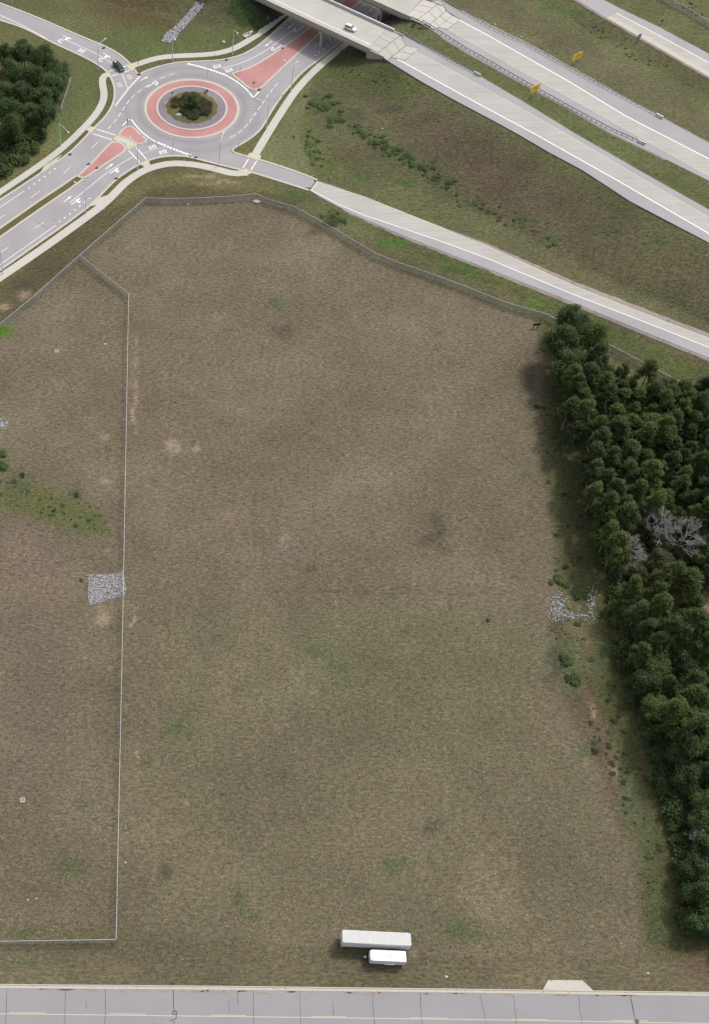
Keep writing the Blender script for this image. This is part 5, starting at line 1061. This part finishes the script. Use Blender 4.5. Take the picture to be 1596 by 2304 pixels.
# roundabout planting
for k in range(64):
    a = random.uniform(0, 6.28); rr = RA(42)*math.sqrt(random.random())*.95; plant('island_shrub', SHR[random.randrange(6)], (CEN[0]+rr*math.cos(a), CEN[1]+rr*math.sin(a), .8), random.uniform(.95, 1.5)*.95, 'low dull green shrub on the roundabout island', 'shrub', 'shrubs on the roundabout island', 'island_leaf' if k % 3 else 'shrub', 'foliage', 'stem', .55)
p = W(434, 222, 4.2); plant('small_tree', BROAD[3], (p[0], p[1], .6), .47, 'small bright green tree rising from the roundabout shrubs', 'tree', None, 'weed', zs=1.2)
# slope weeds: bands of low growth on the freeway slopes
BANDS = [([(712, 228), (735, 242), (752, 262)], 12, 16, 1.0), ([(700, 300), (696, 330), (715, 365)], 10, 10, .7), ([(785, 285), (830, 305), (900, 350), (960, 385), (1010, 418)], 30, 9, .9), ([(1030, 440), (1090, 470), (1180, 500), (1240, 545)], 14, 10, .7), ([(1545, 10), (1596, 40)], 6, 14, .8), ([(915, 40), (960, 66)], 8, 8, .8), ([(735, 490), (770, 498)], 7, 10, .9), ([(775, 150), (830, 170), (880, 190)], 8, 10, .6), ([(1290, 40), (1400, 110), (1500, 160)], 12, 10, .6)]
for pl, n, jit, sc_ in BANDS:
    q = resample(np.array(pl, float), n=int(n*2.7))
    for u, v in q:
        p = Wg(u+random.gauss(0, jit*1.1), v+random.gauss(0, jit*.75)); plant('slope_weed', SHR[random.randrange(6)], tuple(p), sc_*random.uniform(.3, 1.0), 'low green weed clump on the grassy freeway slopes', 'weed', 'weed clumps on the freeway slopes', random.choice(['weed', 'weed', 'broadl', 'olive']), 'foliage', 'stem', .28)

# ------------------------------------------------------------------ grass tufts over the fields and rough slopes
def tufts():
    n = 330000
    u = rng.uniform(-40, 1640, n); v = rng.uniform(-30, 2330, n)*1.0
    d = FW[None]+RT[None]*((u-CX)/FPX)[:, None]-UP[None]*((v-CY)/FPX)[:, None]; z = np.zeros(n)
    for _ in range(8):
        t = (z-CAMH)/d[:, 2]; x = d[:, 0]*t; y = d[:, 1]*t; z = .4*z+.6*hz(x, y)
    P_ = np.stack([x, y, hz(x, y)], 1); ok = np.ones(n, bool)
    for pl in (MO[:, :2], ): ok &= ~in_poly(x, y, outset(pl, 1.0)[:, :2])
    for a, b in (('no', 'ni'), ('fo', 'fi'), ('3o', '3i'), ('po', 'pi')):
        A = RIB[a].copy(); B = RIB[b].copy(); nA = normals2(A); A[:, :2] -= nA*1.2; B[:, :2] += nA*1.5
        ok &= ~in_poly(x, y, np.r_[A[:, :2], B[::-1, :2]])
    for o, w_ in ((-.3, 16.2), (25.3, 15.6)):
        c = [AB+HD*2+HN*o, AB-HD*120+HN*o, AB-HD*120+HN*(o+w_), AB+HD*2+HN*(o+w_)]; ok &= ~in_poly(x, y, c)
    for ob, wd in ((w_s, 0), (w_w, 0), (w_n, 0), (w_e, 0)):
        vv = np.array([q.co[:] for q in ob.data.vertices]); k = len(vv)//4; ok &= ~in_poly(x, y, np.r_[vv[:k, :2], vv[k:2*k, :2][::-1]])
    pu, pv = UV(P_)
    for zp in ([(760, -60), (860, -80), (1000, -100), (960, 10), (905, 45), (850, 92), (822, 114), (795, 94), (850, 44)], [(545, -20), (640, -60), (690, -20), (640, 26), (600, 56), (575, 30)], [(1222, 2203), (1311, 2204), (1338, 2231), (1218, 2228)], [(-50, 2216), (1700, 2237), (1700, 2400), (-50, 2400)], [(197, 1293), (278, 1286), (284, 1342), (200, 1362)],
               [(585, 362), (560, 345), (620, 235), (740, 115), (700, 190), (672, 300), (700, 380), (712, 404)]): ok &= ~in_poly(pu, pv, zp)
    mown = in_poly(pu, pv, [(280, 425), (330, 380), (430, 370), (560, 388), (640, 430), (560, 432), (430, 415), (330, 430), (250, 470)]) | in_poly(pu, pv, [(165, 120), (265, 170), (262, 250), (130, 360), (90, 340)]) | (pv > 2165)
    ok &= ~(mown & (rng.random(n) < .75))
    P_ = P_[ok]; k = len(P_); c = ground_colour(P_); px = 2800/np.maximum((P_-C0)@FW, 1)
    h = rng.uniform(.05, .17, k); wd = rng.uniform(.10, .22, k); a = rng.uniform(0, 2*np.pi, k); le = rng.uniform(.2, .55, k); la = rng.normal(-.4, .9, k)
    V = []
    for j in range(2):
        aa = la+np.pi/2+(j-.5)*.9; dx = np.cos(aa)*wd; dy = np.sin(aa)*wd
        V.append(np.stack([P_+np.stack([dx, dy, 0*dx-.02], 1), P_-np.stack([dx, dy, 0*dx+.02], 1), P_+np.stack([np.cos(la)*le, np.sin(la)*le, h], 1)], 1))
    V = np.stack(V, 1).reshape(-1, 3, 3); fl = np.cross(V[:, 1]-V[:, 0], V[:, 2]-V[:, 0])[:, 2] < 0; V[fl] = V[fl][:, ::-1]; V = V.reshape(-1, 3); me = bpy.data.meshes.new('grass_tufts'); m_ = len(V)
    me.vertices.add(m_); me.vertices.foreach_set('co', V.ravel().astype(np.float32)); me.loops.add(m_); me.loops.foreach_set('vertex_index', np.arange(m_, dtype=np.int32)); me.polygons.add(m_//3); me.polygons.foreach_set('loop_start', np.arange(0, m_, 3, dtype=np.int32)); me.update(calc_edges=True)
    c = c*np.exp(rng.normal(0.04, .27, k))[:, None]*(1+rng.normal(0, .05, (k, 3))); cc = np.repeat(np.c_[np.clip(c, 0, .8), np.ones(k)], 6, 0)
    at = me.attributes.new('Col', 'FLOAT_COLOR', 'POINT'); at.data.foreach_set('color', cc.ravel().astype(np.float32)); me.materials.append(M['tuft'])
    o = bpy.data.objects.new('grass_tufts', me); COL.objects.link(o); tag(o, 'dry brown and green grass tufts covering the field and slopes', 'grass'); stuff(o)
tufts()
